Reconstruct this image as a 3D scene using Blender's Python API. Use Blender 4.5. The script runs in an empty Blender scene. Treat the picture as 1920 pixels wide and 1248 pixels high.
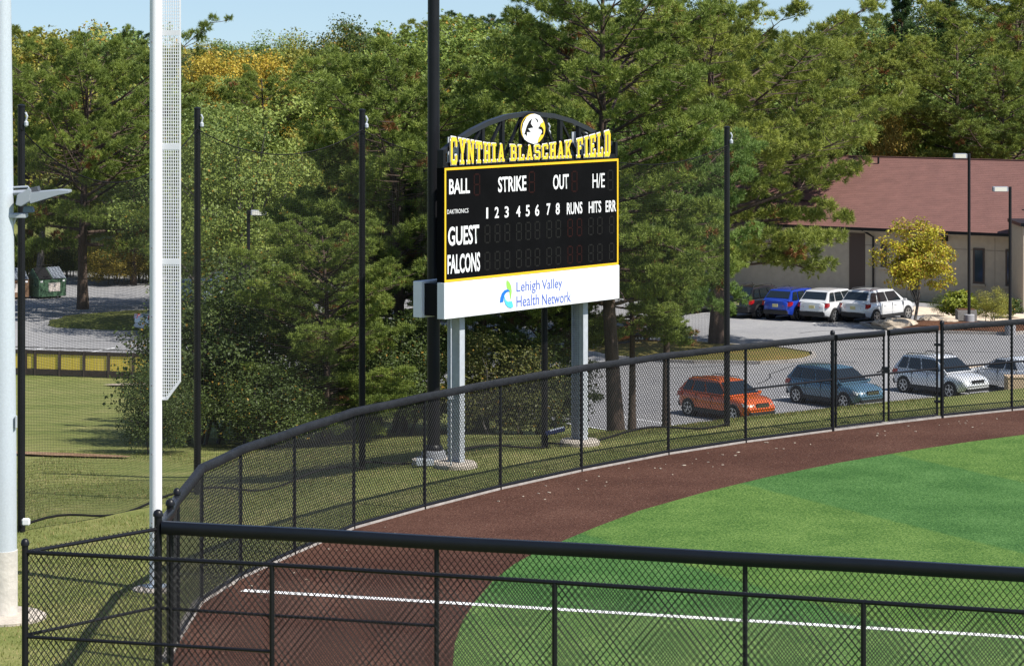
import bpy, bmesh, math, random
import numpy as np
from mathutils import Vector, Matrix

# ------------------------------------------------------------------ camera, sky, sun, exposure
sc = bpy.context.scene
F, CH, YH = 5500.0, 10.0, 75.0            # focal length in photo pixels, camera height, horizon row
cam_d = bpy.data.cameras.new('camera'); cam = bpy.data.objects.new('camera', cam_d)
sc.collection.objects.link(cam); sc.camera = cam
cam.location = (0, 0, CH); cam.rotation_euler = (math.radians(90), 0, 0)
cam_d.sensor_width = 36; cam_d.lens = F / 1920 * 36
cam_d.shift_y = -(624 - YH) / 1920        # lens shift keeps the posts upright, as in the photograph
cam_d.clip_start = 0.5; cam_d.clip_end = 6000

SUN_EL = math.radians(52)
TO_SUN = Vector((0.86 * math.cos(SUN_EL), -0.51 * math.cos(SUN_EL), math.sin(SUN_EL))).normalized()
w = bpy.data.worlds.new('World'); sc.world = w; w.use_nodes = True
nt = w.node_tree; bg = nt.nodes['Background']
sky = nt.nodes.new('ShaderNodeTexSky'); sky.sky_type = 'NISHITA'; sky.sun_disc = False
sky.sun_elevation = SUN_EL; sky.sun_rotation = math.atan2(TO_SUN.x, TO_SUN.y)
sky.air_density = 1.0; sky.dust_density = 0.6; sky.ozone_density = 2.0; sky.altitude = 0
# the wooded rise stands above the true horizon, so the sky in view starts a little higher up
tcw = nt.nodes.new('ShaderNodeTexCoord'); mpw = nt.nodes.new('ShaderNodeMapping'); mpw.inputs['Location'].default_value = (0, 0, 0.10)
nt.links.new(tcw.outputs['Generated'], mpw.inputs[0]); nt.links.new(mpw.outputs[0], sky.inputs[0])
nt.links.new(sky.outputs[0], bg.inputs[0]); bg.inputs[1].default_value = 0.105
sun_d = bpy.data.lights.new('sun', 'SUN'); sun_d.energy = 5.0; sun_d.angle = math.radians(0.53)
sun_d.color = (1.0, 0.955, 0.88)
sun = bpy.data.objects.new('sun', sun_d); sc.collection.objects.link(sun)
sun.rotation_euler = TO_SUN.to_track_quat('Z', 'Y').to_euler()
sc.view_settings.view_transform = 'Standard'; sc.view_settings.look = 'None'
sc.view_settings.gamma = 1; sc.view_settings.exposure = 0.5

# ------------------------------------------------------------------ helpers
R = random.Random(7); NP = np.random.default_rng(7)
COL = sc.collection
def W(x, y, z=0.0):                        # photo pixel on a level of height z -> world point
    D = F * (CH - z) / (y - YH); return Vector(((x - 960) * D / F, D, z))
def P(x, y, D):                            # photo pixel at a known distance -> world point
    return Vector(((x - 960) * D / F, D, CH - (y - YH) * D / F))

def link(o, parent=None):
    COL.objects.link(o)
    if parent is not None: o.parent = parent
    return o
def tag(o, label=None, cat=None, group=None, kind=None):
    if label: o['label'] = label
    if cat: o['category'] = cat
    if group: o['group'] = group
    if kind: o['kind'] = kind
    return o
def empty(name, loc=(0, 0, 0), rz=0.0, label=None, cat=None, group=None):
    o = bpy.data.objects.new(name, None); o.location = loc; o.rotation_euler = (0, 0, rz)
    o.empty_display_size = 0.2
    link(o); return tag(o, label, cat, group)
def smooth(me, ang=None):
    for p in me.polygons: p.use_smooth = True
def obj_np(name, V, Fc, mat, parent=None, sm=False, attr=None):
    V = np.asarray(V, dtype=np.float32); Fc = np.asarray(Fc, dtype=np.int32)
    me = bpy.data.meshes.new(name); k = Fc.shape[1]
    me.vertices.add(len(V)); me.vertices.foreach_set('co', V.ravel())
    me.loops.add(Fc.size); me.loops.foreach_set('vertex_index', Fc.ravel())
    me.polygons.add(len(Fc)); me.polygons.foreach_set('loop_start', np.arange(0, Fc.size, k, dtype=np.int32))
    me.polygons.foreach_set('loop_total', np.full(len(Fc), k, dtype=np.int32))
    if sm: me.polygons.foreach_set('use_smooth', np.ones(len(Fc), dtype=bool))
    if attr is not None:
        a = me.attributes.new('tint', 'FLOAT', 'POINT'); a.data.foreach_set('value', np.asarray(attr, dtype=np.float32))
    me.update(); me.validate()
    if mat: me.materials.append(mat)
    o = bpy.data.objects.new(name, me); return link(o, parent)

class MB:
    """collects simple solids; build() makes ONE mesh object"""
    def __init__(s): s.v = []; s.f = []
    def add(s, vs, fs):
        b = len(s.v); s.v += [tuple(v) for v in vs]; s.f += [tuple(i + b for i in f) for f in fs]; return s
    def box(s, c, d, M=None):
        x, y, z = (a / 2 for a in d); c = Vector(c)
        vs = [Vector((i * x, j * y, k * z)) for i in (-1, 1) for j in (-1, 1) for k in (-1, 1)]
        vs = [((M @ v) if M else v) + c for v in vs]
        return s.add(vs, [(0, 1, 3, 2), (4, 6, 7, 5), (0, 4, 5, 1), (2, 3, 7, 6), (0, 2, 6, 4), (1, 5, 7, 3)])
    def tube(s, pts, r, n=8, cap=True):
        pts = [Vector(p) for p in pts]; m = len(pts); rs = r if isinstance(r, (list, tuple)) else [r] * m
        b = len(s.v); prev = None
        for i, p in enumerate(pts):
            t = (pts[min(i + 1, m - 1)] - pts[max(i - 1, 0)]).normalized()
            if prev is None:
                a = Vector((0, 0, 1)) if abs(t.z) < 0.9 else Vector((1, 0, 0)); u = t.cross(a).normalized()
            else: u = (prev - t * prev.dot(t)).normalized()
            prev = u; v_ = t.cross(u)
            for k in range(n):
                q = 2 * math.pi * k / n; s.v.append(tuple(p + (u * math.cos(q) + v_ * math.sin(q)) * rs[i]))
        for i in range(m - 1):
            for k in range(n):
                a0 = b + i * n + k; a1 = b + i * n + (k + 1) % n
                s.f.append((a0, a1, a1 + n, a0 + n))
        if cap:
            s.f.append(tuple(b + k for k in reversed(range(n)))); s.f.append(tuple(b + (m - 1) * n + k for k in range(n)))
        return s
    def bar(s, a, c, wd, up=(0, 0, 1), ht=None):      # rectangular bar from a to c
        a = Vector(a); c = Vector(c); t = (c - a).normalized(); upv = Vector(up)
        sd = t.cross(upv)
        if sd.length < 1e-4: sd = t.cross(Vector((1, 0, 0)))
        sd.normalize(); u = sd.cross(t).normalized(); h = (ht or wd) / 2; k = wd / 2
        vs = [p + sd * i * k + u * j * h for p in (a, c) for (i, j) in ((-1, -1), (1, -1), (1, 1), (-1, 1))]
        return s.add(vs, [(0, 1, 2, 3), (7, 6, 5, 4), (0, 4, 5, 1), (1, 5, 6, 2), (2, 6, 7, 3), (3, 7, 4, 0)])
    def lathe(s, c, prof, n=16):           # prof: list of (r, z) from bottom to top
        c = Vector(c); b = len(s.v); m = len(prof)
        for (r, z) in prof:
            for k in range(n):
                q = 2 * math.pi * k / n; s.v.append((c.x + r * math.cos(q), c.y + r * math.sin(q), c.z + z))
        for i in range(m - 1):
            for k in range(n):
                a0 = b + i * n + k; a1 = b + i * n + (k + 1) % n; s.f.append((a0, a1, a1 + n, a0 + n))
        s.f.append(tuple(b + k for k in reversed(range(n)))); s.f.append(tuple(b + (m - 1) * n + k for k in range(n)))
        return s
    def prism(s, poly, h0, h1, fn):        # poly: (a, b) pairs; fn(a, b, h) -> point
        n = len(poly); vs = [fn(a, b, h0) for a, b in poly] + [fn(a, b, h1) for a, b in poly]
        fs = [tuple(range(n - 1, -1, -1)), tuple(range(n, 2 * n))] + [(i, (i + 1) % n, n + (i + 1) % n, n + i) for i in range(n)]
        return s.add(vs, fs)
    def build(s, name, mat, parent=None, sm=False, bevel=0):
        me = bpy.data.meshes.new(name); me.from_pydata(s.v, [], s.f); me.update()
        bm = bmesh.new(); bm.from_mesh(me); bmesh.ops.recalc_face_normals(bm, faces=bm.faces)
        if bevel: bmesh.ops.bevel(bm, geom=list(bm.edges), offset=bevel, segments=2, affect='EDGES', clamp_overlap=True)
        bm.to_mesh(me); bm.free()
        if sm:
            smooth(me)
            me.set_sharp_from_angle(angle=math.radians(40))
        if mat: me.materials.append(mat)
        return link(bpy.data.objects.new(name, me), parent)

# ------------------------------------------------------------------ materials
MATS = {}
def mat(name, col, rough=0.6, metal=0.0, var=0.0, scale=8.0, col2=None, bump=0.0, bscale=None, spec=0.5, coat=0.0, stretch=None):
    if name in MATS: return MATS[name]
    m = bpy.data.materials.new(name); m.use_nodes = True; n = m.node_tree.nodes; l = m.node_tree.links
    b = n['Principled BSDF']; b.inputs['Roughness'].default_value = rough; b.inputs['Metallic'].default_value = metal
    b.inputs['Specular IOR Level'].default_value = spec; b.inputs['Coat Weight'].default_value = coat
    b.inputs['Coat Roughness'].default_value = 0.06
    c4 = (*col, 1); b.inputs['Base Color'].default_value = c4
    if var or col2 or bump:
        tc = n.new('ShaderNodeTexCoord'); src = tc.outputs['Object']
        if stretch:
            mp = n.new('ShaderNodeMapping'); mp.inputs['Scale'].default_value = stretch; l.new(src, mp.inputs[0]); src = mp.outputs[0]
        nz = n.new('ShaderNodeTexNoise'); nz.inputs['Scale'].default_value = scale; nz.inputs['Detail'].default_value = 6
        nz.inputs['Roughness'].default_value = 0.65; l.new(src, nz.inputs['Vector'])
        if var or col2:
            r = n.new('ShaderNodeValToRGB'); r.color_ramp.elements[0].position = 0.3; r.color_ramp.elements[1].position = 0.7
            k = 1 - var
            r.color_ramp.elements[0].color = (col[0] * k, col[1] * k, col[2] * k, 1)
            c2 = col2 or tuple(min(1, c * (1 + var)) for c in col); r.color_ramp.elements[1].color = (*c2, 1)
            l.new(nz.outputs['Fac'], r.inputs[0]); l.new(r.outputs[0], b.inputs['Base Color'])
        if bump:
            nb = n.new('ShaderNodeTexNoise'); nb.inputs['Scale'].default_value = bscale or scale * 4; nb.inputs['Detail'].default_value = 5
            l.new(src, nb.inputs['Vector'])
            bp = n.new('ShaderNodeBump'); bp.inputs['Strength'].default_value = bump; bp.inputs['Distance'].default_value = 0.05
            l.new(nb.outputs['Fac'], bp.inputs['Height']); l.new(bp.outputs[0], b.inputs['Normal'])
    MATS[name] = m; return m

def ground_mat(name, cols, sc_big, sc_small, bump=0.4, fine=40.0, stripes=None, speck=None, rough=0.95, grain=0.7):
    """cols: dark, mid, light; two noise sizes mixed, fine grain and optional mown/laid stripes"""
    m = bpy.data.materials.new(name); m.use_nodes = True; n = m.node_tree.nodes; l = m.node_tree.links
    b = n['Principled BSDF']; b.inputs['Roughness'].default_value = rough; b.inputs['Specular IOR Level'].default_value = 0.15
    tc = n.new('ShaderNodeTexCoord'); src = tc.outputs['Object']
    def noise(s, d=5, rg=0.6):
        z = n.new('ShaderNodeTexNoise'); z.inputs['Scale'].default_value = s; z.inputs['Detail'].default_value = d
        z.inputs['Roughness'].default_value = rg; l.new(src, z.inputs['Vector']); return z.outputs['Fac']
    def math_(op, a, c, clamp=False):
        q = n.new('ShaderNodeMath'); q.operation = op; q.use_clamp = clamp
        for i, v in enumerate((a, c)):
            if isinstance(v, (int, float)): q.inputs[i].default_value = v
            else: l.new(v, q.inputs[i])
        return q.outputs[0]
    def mix(f, a, c):
        q = n.new('ShaderNodeMix'); q.data_type = 'RGBA'
        if isinstance(f, (int, float)): q.inputs[0].default_value = f
        else: l.new(f, q.inputs[0])
        for i, v in ((6, a), (7, c)):
            if isinstance(v, tuple): q.inputs[i].default_value = (*v, 1)
            else: l.new(v, q.inputs[i])
        return q.outputs[2]
    big = noise(sc_big); small = noise(sc_small, 4); fn = noise(fine, 3, 0.75)
    v = math_('ADD', math_('MULTIPLY', big, 0.45), math_('MULTIPLY', small, 0.3))
    v = math_('ADD', v, math_('MULTIPLY', math_('SUBTRACT', fn, 0.5), grain)); v = math_('ADD', v, 0.17)
    r = n.new('ShaderNodeValToRGB'); e = r.color_ramp.elements
    e[0].position = 0.36; e[0].color = (*cols[0], 1); e[1].position = 0.74; e[1].color = (*cols[2], 1)
    k = e.new(0.55); k.color = (*cols[1], 1); l.new(v, r.inputs[0]); out = r.outputs[0]
    if stripes:                                  # list of (offset along normal) edges alternating two tints
        nx, ny, edges, tint = stripes
        sx = n.new('ShaderNodeSeparateXYZ'); l.new(src, sx.inputs[0])
        d = math_('ADD', math_('MULTIPLY', sx.outputs[0], nx), math_('MULTIPLY', sx.outputs[1], ny))
        d = math_('ADD', d, math_('MULTIPLY', noise(1.5), 0.25))
        acc = None
        for i, ed in enumerate(edges):
            s_ = math_('MULTIPLY', math_('SUBTRACT', d, ed), 6.0, True)
            acc = s_ if acc is None else (math_('SUBTRACT', acc, s_) if i % 2 else math_('ADD', acc, s_))
        mul = n.new('ShaderNodeMix'); mul.data_type = 'RGBA'; mul.blend_type = 'MULTIPLY'; mul.inputs[0].default_value = 1
        l.new(out, mul.inputs[6]); mul.inputs[7].default_value = (*tint, 1)
        out = mix(acc, mul.outputs[2], out)
    if speck:
        th, colr = speck
        vz = n.new('ShaderNodeTexVoronoi'); vz.inputs['Scale'].default_value = 5.5; l.new(src, vz.inputs['Vector'])
        hit = math_('LESS_THAN', vz.outputs['Distance'], th); out = mix(math_('MULTIPLY', hit, noise(2.0)), out, colr)
    l.new(out, b.inputs['Base Color'])
    bp = n.new('ShaderNodeBump'); bp.inputs['Strength'].default_value = bump; bp.inputs['Distance'].default_value = 0.04
    l.new(fn, bp.inputs['Height']); l.new(bp.outputs[0], b.inputs['Normal'])
    MATS[name] = m; return m

def foliage_mat(name, trans=0.3, warm=(0.30, 0.17, 0.04), warm_at=0.93, rough=0.55):
    m = bpy.data.materials.new(name); m.use_nodes = True; n = m.node_tree.nodes; l = m.node_tree.links
    b = n['Principled BSDF']; out = n['Material Output']
    oi = n.new('ShaderNodeObjectInfo'); at = n.new('ShaderNodeAttribute'); at.attribute_name = 'tint'
    r = n.new('ShaderNodeValToRGB'); e = r.color_ramp.elements
    e[0].position = 0; e[0].color = (0.62, 0.68, 0.6, 1); e[1].position = 0.9; e[1].color = (1.45, 1.35, 1.15, 1)
    l.new(at.outputs['Fac'], r.inputs[0])
    mu = n.new('ShaderNodeMix'); mu.data_type = 'RGBA'; mu.blend_type = 'MULTIPLY'; mu.inputs[0].default_value = 1
    l.new(oi.outputs['Color'], mu.inputs[6]); l.new(r.outputs[0], mu.inputs[7])
    gt = n.new('ShaderNodeMath'); gt.operation = 'GREATER_THAN'; gt.inputs[1].default_value = warm_at; l.new(at.outputs['Fac'], gt.inputs[0])
    mx = n.new('ShaderNodeMix'); mx.data_type = 'RGBA'; l.new(gt.outputs[0], mx.inputs[0]); l.new(mu.outputs[2], mx.inputs[6]); mx.inputs[7].default_value = (*warm, 1)
    l.new(mx.outputs[2], b.inputs['Base Color']); b.inputs['Roughness'].default_value = rough; b.inputs['Specular IOR Level'].default_value = 0.3
    tr = n.new('ShaderNodeBsdfTranslucent'); l.new(mx.outputs[2], tr.inputs[0])
    ms = n.new('ShaderNodeMixShader'); ms.inputs[0].default_value = trans
    l.new(b.outputs[0], ms.inputs[1]); l.new(tr.outputs[0], ms.inputs[2]); l.new(ms.outputs[0], out.inputs[0])
    MATS[name] = m; return m

BLK = mat('black_vinyl', (0.008, 0.008, 0.010), 0.4, spec=0.3)
BLKM = mat('black_matte', (0.008, 0.008, 0.009), 0.7, spec=0.15)
BLKPOLE = mat('black_painted_steel', (0.008, 0.008, 0.010), 0.42, var=0.2, scale=3, spec=0.3)
CAPFAR = mat('weathered_black_cap', (0.013, 0.014, 0.017), 0.6, spec=0.25, var=0.35, scale=2.5, bump=0.35, bscale=14)
WIRE = mat('black_wire', (0.008, 0.008, 0.009), 0.5, spec=0.3)
NETM = mat('net_cord', (0.008, 0.008, 0.008), 0.9)
GALV = mat('galvanized_steel', (0.44, 0.47, 0.50), 0.6, 0.1, var=0.14, scale=5)
CONC = mat('concrete', (0.42, 0.37, 0.31), 0.9, var=0.2, scale=6, bump=0.3)
KERB = mat('kerb_concrete', (0.34, 0.31, 0.28), 0.9, var=0.25, scale=3, bump=0.3)
WHITEP = mat('white_paint', (0.80, 0.80, 0.82), 0.45, var=0.03, scale=2)
WHITEL = mat('white_line_paint', (0.78, 0.78, 0.78), 0.8, var=0.12, scale=12)
BARK = mat('bark', (0.075, 0.05, 0.037), 0.95, var=0.5, scale=5, bump=0.9, bscale=9, stretch=(1, 1, 0.3))
BARKG = mat('grey_bark', (0.10, 0.09, 0.08), 0.95, var=0.5, scale=6, bump=0.8, bscale=12, stretch=(1, 1, 0.3))
NEEDLE = foliage_mat('needles', 0.16, warm=(0.22, 0.10, 0.035), warm_at=0.965)
LEAF = foliage_mat('leaves', 0.24, warm=(0.34, 0.20, 0.03), warm_at=0.95)

# ------------------------------------------------------------------ the ground
LOT = -4.7
def interp(x, tab):
    if x <= tab[0][0]: return tab[0][1]
    for (a, va), (b, vb) in zip(tab, tab[1:]):
        if x <= b: return va + (vb - va) * (x - a) / (b - a)
    return tab[-1][1]
Y0 = [(-40, 57), (-9, 58), (-6, 61), (-4, 66), (-1, 70.5), (2, 73), (6, 77), (12, 82), (20, 87), (40, 92)]
Y1 = [(-40, 128), (-14, 126), (-6, 120), (0, 112), (4, 109), (9, 111.5), (16, 117.5), (25, 124), (40, 132)]
def gz(x, y):
    a = interp(x, Y0); b = interp(x, Y1)
    if y <= a: z = 0.0
    elif y >= b: z = LOT
    else:
        t = (y - a) / (b - a); z = LOT * (0.75 * t + 0.25 * t * t * (3 - 2 * t))
    if y > 195: z += min(3.5, (y - 195) * 0.05)
    return z
def ground_sheet():
    xs = list(np.arange(-34, 44.1, 0.8)); xs = [-2500, -900, -400, -200, -110, -70, -50, -42] + xs + [50, 62, 80, 120, 220, 420, 900, 2500]
    ys = [-60, 0, 20, 32] + list(np.arange(40, 135, 0.8)) + list(np.arange(136, 200, 4)) + [220, 250, 300, 380, 500, 800, 1500, 3500]
    V = [(x, y, gz(x, y) - 0.012 + (0.05 * math.sin(x * 0.7 + y * 0.31) * math.sin(y * 0.23) if (y > 60 and y < 110) else 0) * (1 if gz(x, y) < -0.3 else 0)) for y in ys for x in xs]
    n = len(xs); Fc = [(j * n + i, j * n + i + 1, (j + 1) * n + i + 1, (j + 1) * n + i) for j in range(len(ys) - 1) for i in range(n - 1)]
    return obj_np('ground', V, Fc, ground_mat('lawn', ((0.09, 0.12, 0.028), (0.165, 0.183, 0.053), (0.29, 0.255, 0.11)), 0.35, 2.2, 0.6, 30), sm=True)
tag(ground_sheet(), 'green and straw coloured lawn sloping down around the ball field', None, None, 'structure')

# far fence line: post positions on the field plane, read off the photograph
FP = [W(a, b) for a, b in ((378, 1131), (451, 1085), (552, 1039), (663.3, 991), (796, 954), (938, 917.5), (1090, 883.6), (1253, 852), (1398, 829.5), (1561, 808), (1660, 795.6), (1760, 784), (1897, 770), (2045, 757))]
CORNER = Vector((-5.55, 48.6, 0)); CORNER2 = Vector((-5.50, 47.2, 0)); NEARC = Vector((-5.55, 46.0, 0))
FENCE = [CORNER] + FP
ND = Vector((12.62, -4.0, 0)).normalized()             # near fence and foul line run this way
NN = Vector((-ND.y, ND.x, 0))                            # towards the field

def sheet(name, pts, z, m, kind='structure', label=None, follow=False):
    V = [(p[0], p[1], (gz(p[0], p[1]) if follow else 0) + z) for p in pts]
    me = bpy.data.meshes.new(name); me.from_pydata(V, [], [tuple(range(len(V)))]); me.update(); me.materials.append(m)
    o = link(bpy.data.objects.new(name, me)); return tag(o, label, None, None, kind)
def offset_poly(pts, d):
    out = []
    for i, p in enumerate(pts):
        t = (pts[min(i + 1, len(pts) - 1)] - pts[max(i - 1, 0)]).normalized(); out.append(p + Vector((t.y, -t.x, 0)) * d)
    return out
far_right = FP[-1] + (FP[-1] - FP[-2]).normalized() * 8
line_in = [NEARC + ND * 0.1, CORNER2, CORNER] + FP + [far_right]
nr0 = NEARC - NN * 0.05; nr1 = NEARC + ND * 40
track = [(p.x, p.y) for p in line_in] + [(nr1.x + 12, nr1.y + 26), (nr1.x, nr1.y), (nr0.x, nr0.y)]
sheet('warning_track', track, 0.004, ground_mat('track_rubber', ((0.036, 0.015, 0.010), (0.069, 0.030, 0.020), (0.125, 0.064, 0.045)), 0.35, 6, 0.7, 22, grain=1.3, speck=(0.10, (0.26, 0.20, 0.15))), label='red brown warning track')
# turf edge follows the track, then turns back toward the camera
edge = [W(1920, 815), W(1820, 828), W(1700, 846), W(1570, 868), W(1440, 894), W(1320, 923), W(1200, 957), W(1120, 987), W(1055, 1014), W(1005, 1035), W(965, 1057), W(925, 1088), W(893, 1125), W(868, 1163), W(853, 1205), W(849, 1248), W(850, 1330), W(856, 1480)]
e0 = edge[0] + (edge[0] - edge[1]).normalized() * 10
turf_pts = [(p.x, p.y) for p in [e0] + edge] + [(edge[-1].x + 30, edge[-1].y - 9), (e0.x + 12, e0.y - 8)]
fl0 = W(455, 1107); fl1 = W(1920, 1195); fd = (fl1 - fl0).normalized(); fn_ = Vector((-fd.y, fd.x, 0))
TURF = ground_mat('turf_fair', ((0.032, 0.082, 0.014), (0.070, 0.142, 0.027), (0.145, 0.225, 0.056)), 0.6, 7, 0.8, 20, grain=1.5, stripes=(0.882, 0.471, (29.3, 35.75, 41.5), (0.66, 0.85, 1.0)))
TURFF = ground_mat('turf_foul', ((0.040, 0.095, 0.022), (0.083, 0.155, 0.038), (0.165, 0.24, 0.075)), 0.6, 7, 0.8, 20, grain=1.5)
def clip(poly, p0, nrm, keep):
    out = []; n = len(poly)
    for i in range(n):
        a = Vector((*poly[i], 0)); b = Vector((*poly[(i + 1) % n], 0)); da = (a - p0).dot(nrm) * keep; db = (b - p0).dot(nrm) * keep
        if da >= 0: out.append((a.x, a.y))
        if da * db < 0:
            t = da / (da - db); q = a + (b - a) * t; out.append((q.x, q.y))
    return out
sheet('outfield_turf', clip(turf_pts, fl0, fn_, 1), 0.009, TURF, label='artificial turf in wide light and dark green bands')
sheet('foul_territory_turf', clip(turf_pts, fl0, fn_, -1), 0.009, TURFF, label='paler green artificial turf beside the foul line')
a = fl0; b = fl0 + fd * 40
sheet('foul_line', [(a + fn_ * s).to_2d()[:] if False else ((a + fn_ * s).x, (a + fn_ * s).y) for s in (-0.11, 0.11)] + [((b + fn_ * s).x, (b + fn_ * s).y) for s in (0.11, -0.11)], 0.014, WHITEL, label='white painted foul line crossing track and turf')
# concrete strip under the far fence
ko = offset_poly(line_in[1:], -0.15); ki = offset_poly(line_in[1:], 0.02)
mb = MB()
for i in range(len(ko) - 1):
    q = [ki[i], ki[i + 1], ko[i + 1], ko[i]]
    mb.add([(p.x, p.y, h) for h in (-0.1, 0.05) for p in q], [(3, 2, 1, 0), (4, 5, 6, 7), (0, 1, 5, 4), (1, 2, 6, 5), (2, 3, 7, 6), (3, 0, 4, 7)])
tag(mb.build('fence_kerb', KERB), 'pale concrete mow strip under the outfield fence', None, None, 'structure')

# parking lot
ASPH = ground_mat('asphalt', ((0.20, 0.20, 0.21), (0.26, 0.257, 0.262), (0.32, 0.315, 0.31)), 0.12, 1.2, 0.3, 14, rough=0.9, grain=0.9)
lot_near = [(-60, 131.5), (-14, 129.2), (-6, 124), (0, 114.5), (4, 110.5), (9, 112.6), (16, 118.6), (25, 125), (45, 136)]
sheet('parking_lot', lot_near + [(45, 178), (26, 160.5), (16, 172), (-12, 176), (-24, 186), (-60, 192)], LOT + 0.012, ASPH, label='grey asphalt parking lot below the field')
# striping of the stalls
def stripe(p, q, wd=0.12):
    t = (q - p).normalized(); s_ = Vector((-t.y, t.x, 0)) * wd / 2
    return [(v.x, v.y, LOT + 0.018) for v in (p - s_, q - s_, q + s_, p + s_)]
H1 = Vector((0.62, -0.785, 0)); R1 = Vector((0.785, 0.62, 0))      # heading and row direction of the near row of cars
mb = MB()
for k in range(-2, 6):
    c = W(1283, 800, LOT) + R1 * (k * 4.72 if k > 0 else k * 2.9)
    mb.add(stripe(c - H1 * 4.6, c + H1 * 0.2), [(0, 1, 2, 3)])
H2 = Vector((0.66, 0.75, 0)); R2 = Vector((0.75, -0.66, 0))
for k in range(-5, 2):
    c = W(1600, 612, LOT) + R2 * k * 2.55
    mb.add(stripe(c, c + H2 * 4.5), [(0, 1, 2, 3)])
for k in range(4):
    c = Vector((-14 - 3.2 * k, 136.5 + 0.2 * k, 0)); mb.add(stripe(c, c + Vector((1.5, 3.2, 0)), 0.14), [(0, 1, 2, 3)])
tag(mb.build('stall_lines', WHITEL), 'faded white stall lines on the asphalt', None, None, 'structure')

# tar-filled cracks wandering over the asphalt
TAR = mat('crack_tar', (0.05, 0.05, 0.055), 0.6)
rc = random.Random(3); mb = MB()
for (x, y, dx, dy, n) in ((1380, 640, 1.0, 0.05, 9), (1600, 655, 1.0, -0.15, 8), (1500, 625, 0.6, 0.5, 7), (1700, 690, 0.8, -0.5, 8), (1240, 690, 1.0, 0.3, 7), (120, 640, 1.0, 0.1, 9), (210, 575, 0.9, -0.4, 8), (1420, 720, 0.3, 1.0, 6)):
    p = W(x, y, LOT); pts = [p]
    for k in range(n): p = p + Vector((dx * 1.3 + rc.uniform(-0.3, 0.3), dy * 1.3 + rc.uniform(-0.3, 0.3), 0)); pts.append(p)
    for a_, b_ in zip(pts, pts[1:]): mb.add(stripe(a_, b_, 0.07), [(0, 1, 2, 3)])
tag(mb.build('tar_seams', TAR), 'dark tar seams in the asphalt', None, None, 'structure')
def blob_pts(cx, cy, rx, ry, n=22, seed=1, rot=0.0):
    r = random.Random(seed); pts = []
    for k in range(n):
        q = 2 * math.pi * k / n; f = 1 + 0.10 * math.sin(2 * q + seed) + 0.06 * r.uniform(-1, 1)
        x = rx * f * math.cos(q); y = ry * f * math.sin(q)
        pts.append((cx + x * math.cos(rot) - y * math.sin(rot), cy + x * math.sin(rot) + y * math.cos(rot)))
    return pts
def island(name, cx, cy, rx, ry, seed, m, hgt, label, kerb=None, rot=0.0):
    pts = blob_pts(cx, cy, rx, ry, 26, seed, rot); n = len(pts); V = []; Fc = []
    rings = [(1.0, 0.0), (0.985, 0.12), (0.7, 0.12 + hgt * 0.6), (0.35, 0.12 + hgt), (0.0, 0.12 + hgt * 1.05)]
    for (s_, z) in rings[:-1]: V += [(cx + (x - cx) * s_, cy + (y - cy) * s_, LOT + z) for x, y in pts]
    V.append((cx, cy, LOT + rings[-1][1]))
    for i in range(len(rings) - 2): Fc += [(i * n + k, i * n + (k + 1) % n, (i + 1) * n + (k + 1) % n, (i + 1) * n + k) for k in range(n)]
    Fc += [(3 * n + k, 3 * n + (k + 1) % n, len(V) - 1) for k in range(n)]
    me = bpy.data.meshes.new(name); me.from_pydata(V, [], Fc); me.update(); smooth(me); me.materials.append(m)
    tag(link(bpy.data.objects.new(name, me)), label, None, None, 'structure')
    if kerb:
        mb = MB(); ring = [Vector((cx + (x - cx) * 1.02, cy + (y - cy) * 1.02, LOT + 0.07)) for x, y in pts]
        for k in range(n): mb.bar(ring[k], ring[(k + 1) % n], 0.16, ht=0.17)
        tag(mb.build('island_kerb', kerb), 'pale concrete kerb around the island bed', None, None, 'structure')
LAWN2 = ground_mat('leaf_strewn_grass', ((0.07, 0.085, 0.02), (0.14, 0.125, 0.035), (0.25, 0.14, 0.06)), 0.25, 1.6, 0.5, 26)
SHADEGRASS = ground_mat('island_grass', ((0.06, 0.08, 0.02), (0.10, 0.115, 0.03), (0.16, 0.14, 0.05)), 0.3, 2, 0.5, 26)  # darker grass, the tree shade on the island put into its colour
MULCH = ground_mat('mulch', ((0.05, 0.022, 0.012), (0.10, 0.045, 0.025), (0.18, 0.10, 0.06)), 1.0, 6, 0.8, 30)
island('leafy_island', 8.6, 137.5, 5.6, 4.0, 3, LAWN2, 0.25, 'raised grass island strewn with rust coloured needles under the pine', KERB, rot=-0.25)
island('tree_island', -17.5, 153.6, 7.6, 4.7, 5, SHADEGRASS, 0.3, 'shaded grass island round the big pine in the left lot', None, rot=0.25)
island('mulch_bed', 22.5, 149.5, 4.2, 3.0, 8, MULCH, 0.2, 'mulch bed with stones round the small yellow tree', KERB, rot=-0.4)
sheet('building_walk', [(19.5, 158.5), (24.5, 153.6), (27, 151.5), (29, 150.5), (30.5, 154), (27.5, 157), (20, 163.5)], LOT + 0.03, mat('walk_concrete', (0.62, 0.50, 0.38), 0.9, var=0.15, scale=2), label='tan concrete walk in front of the brown building')
sheet('lot_walk', [(17.0, 131.5), (45, 127), (45, 131), (25, 133.5)], LOT + 0.03, MATS['walk_concrete'], label='tan concrete strip across the lot')
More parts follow.
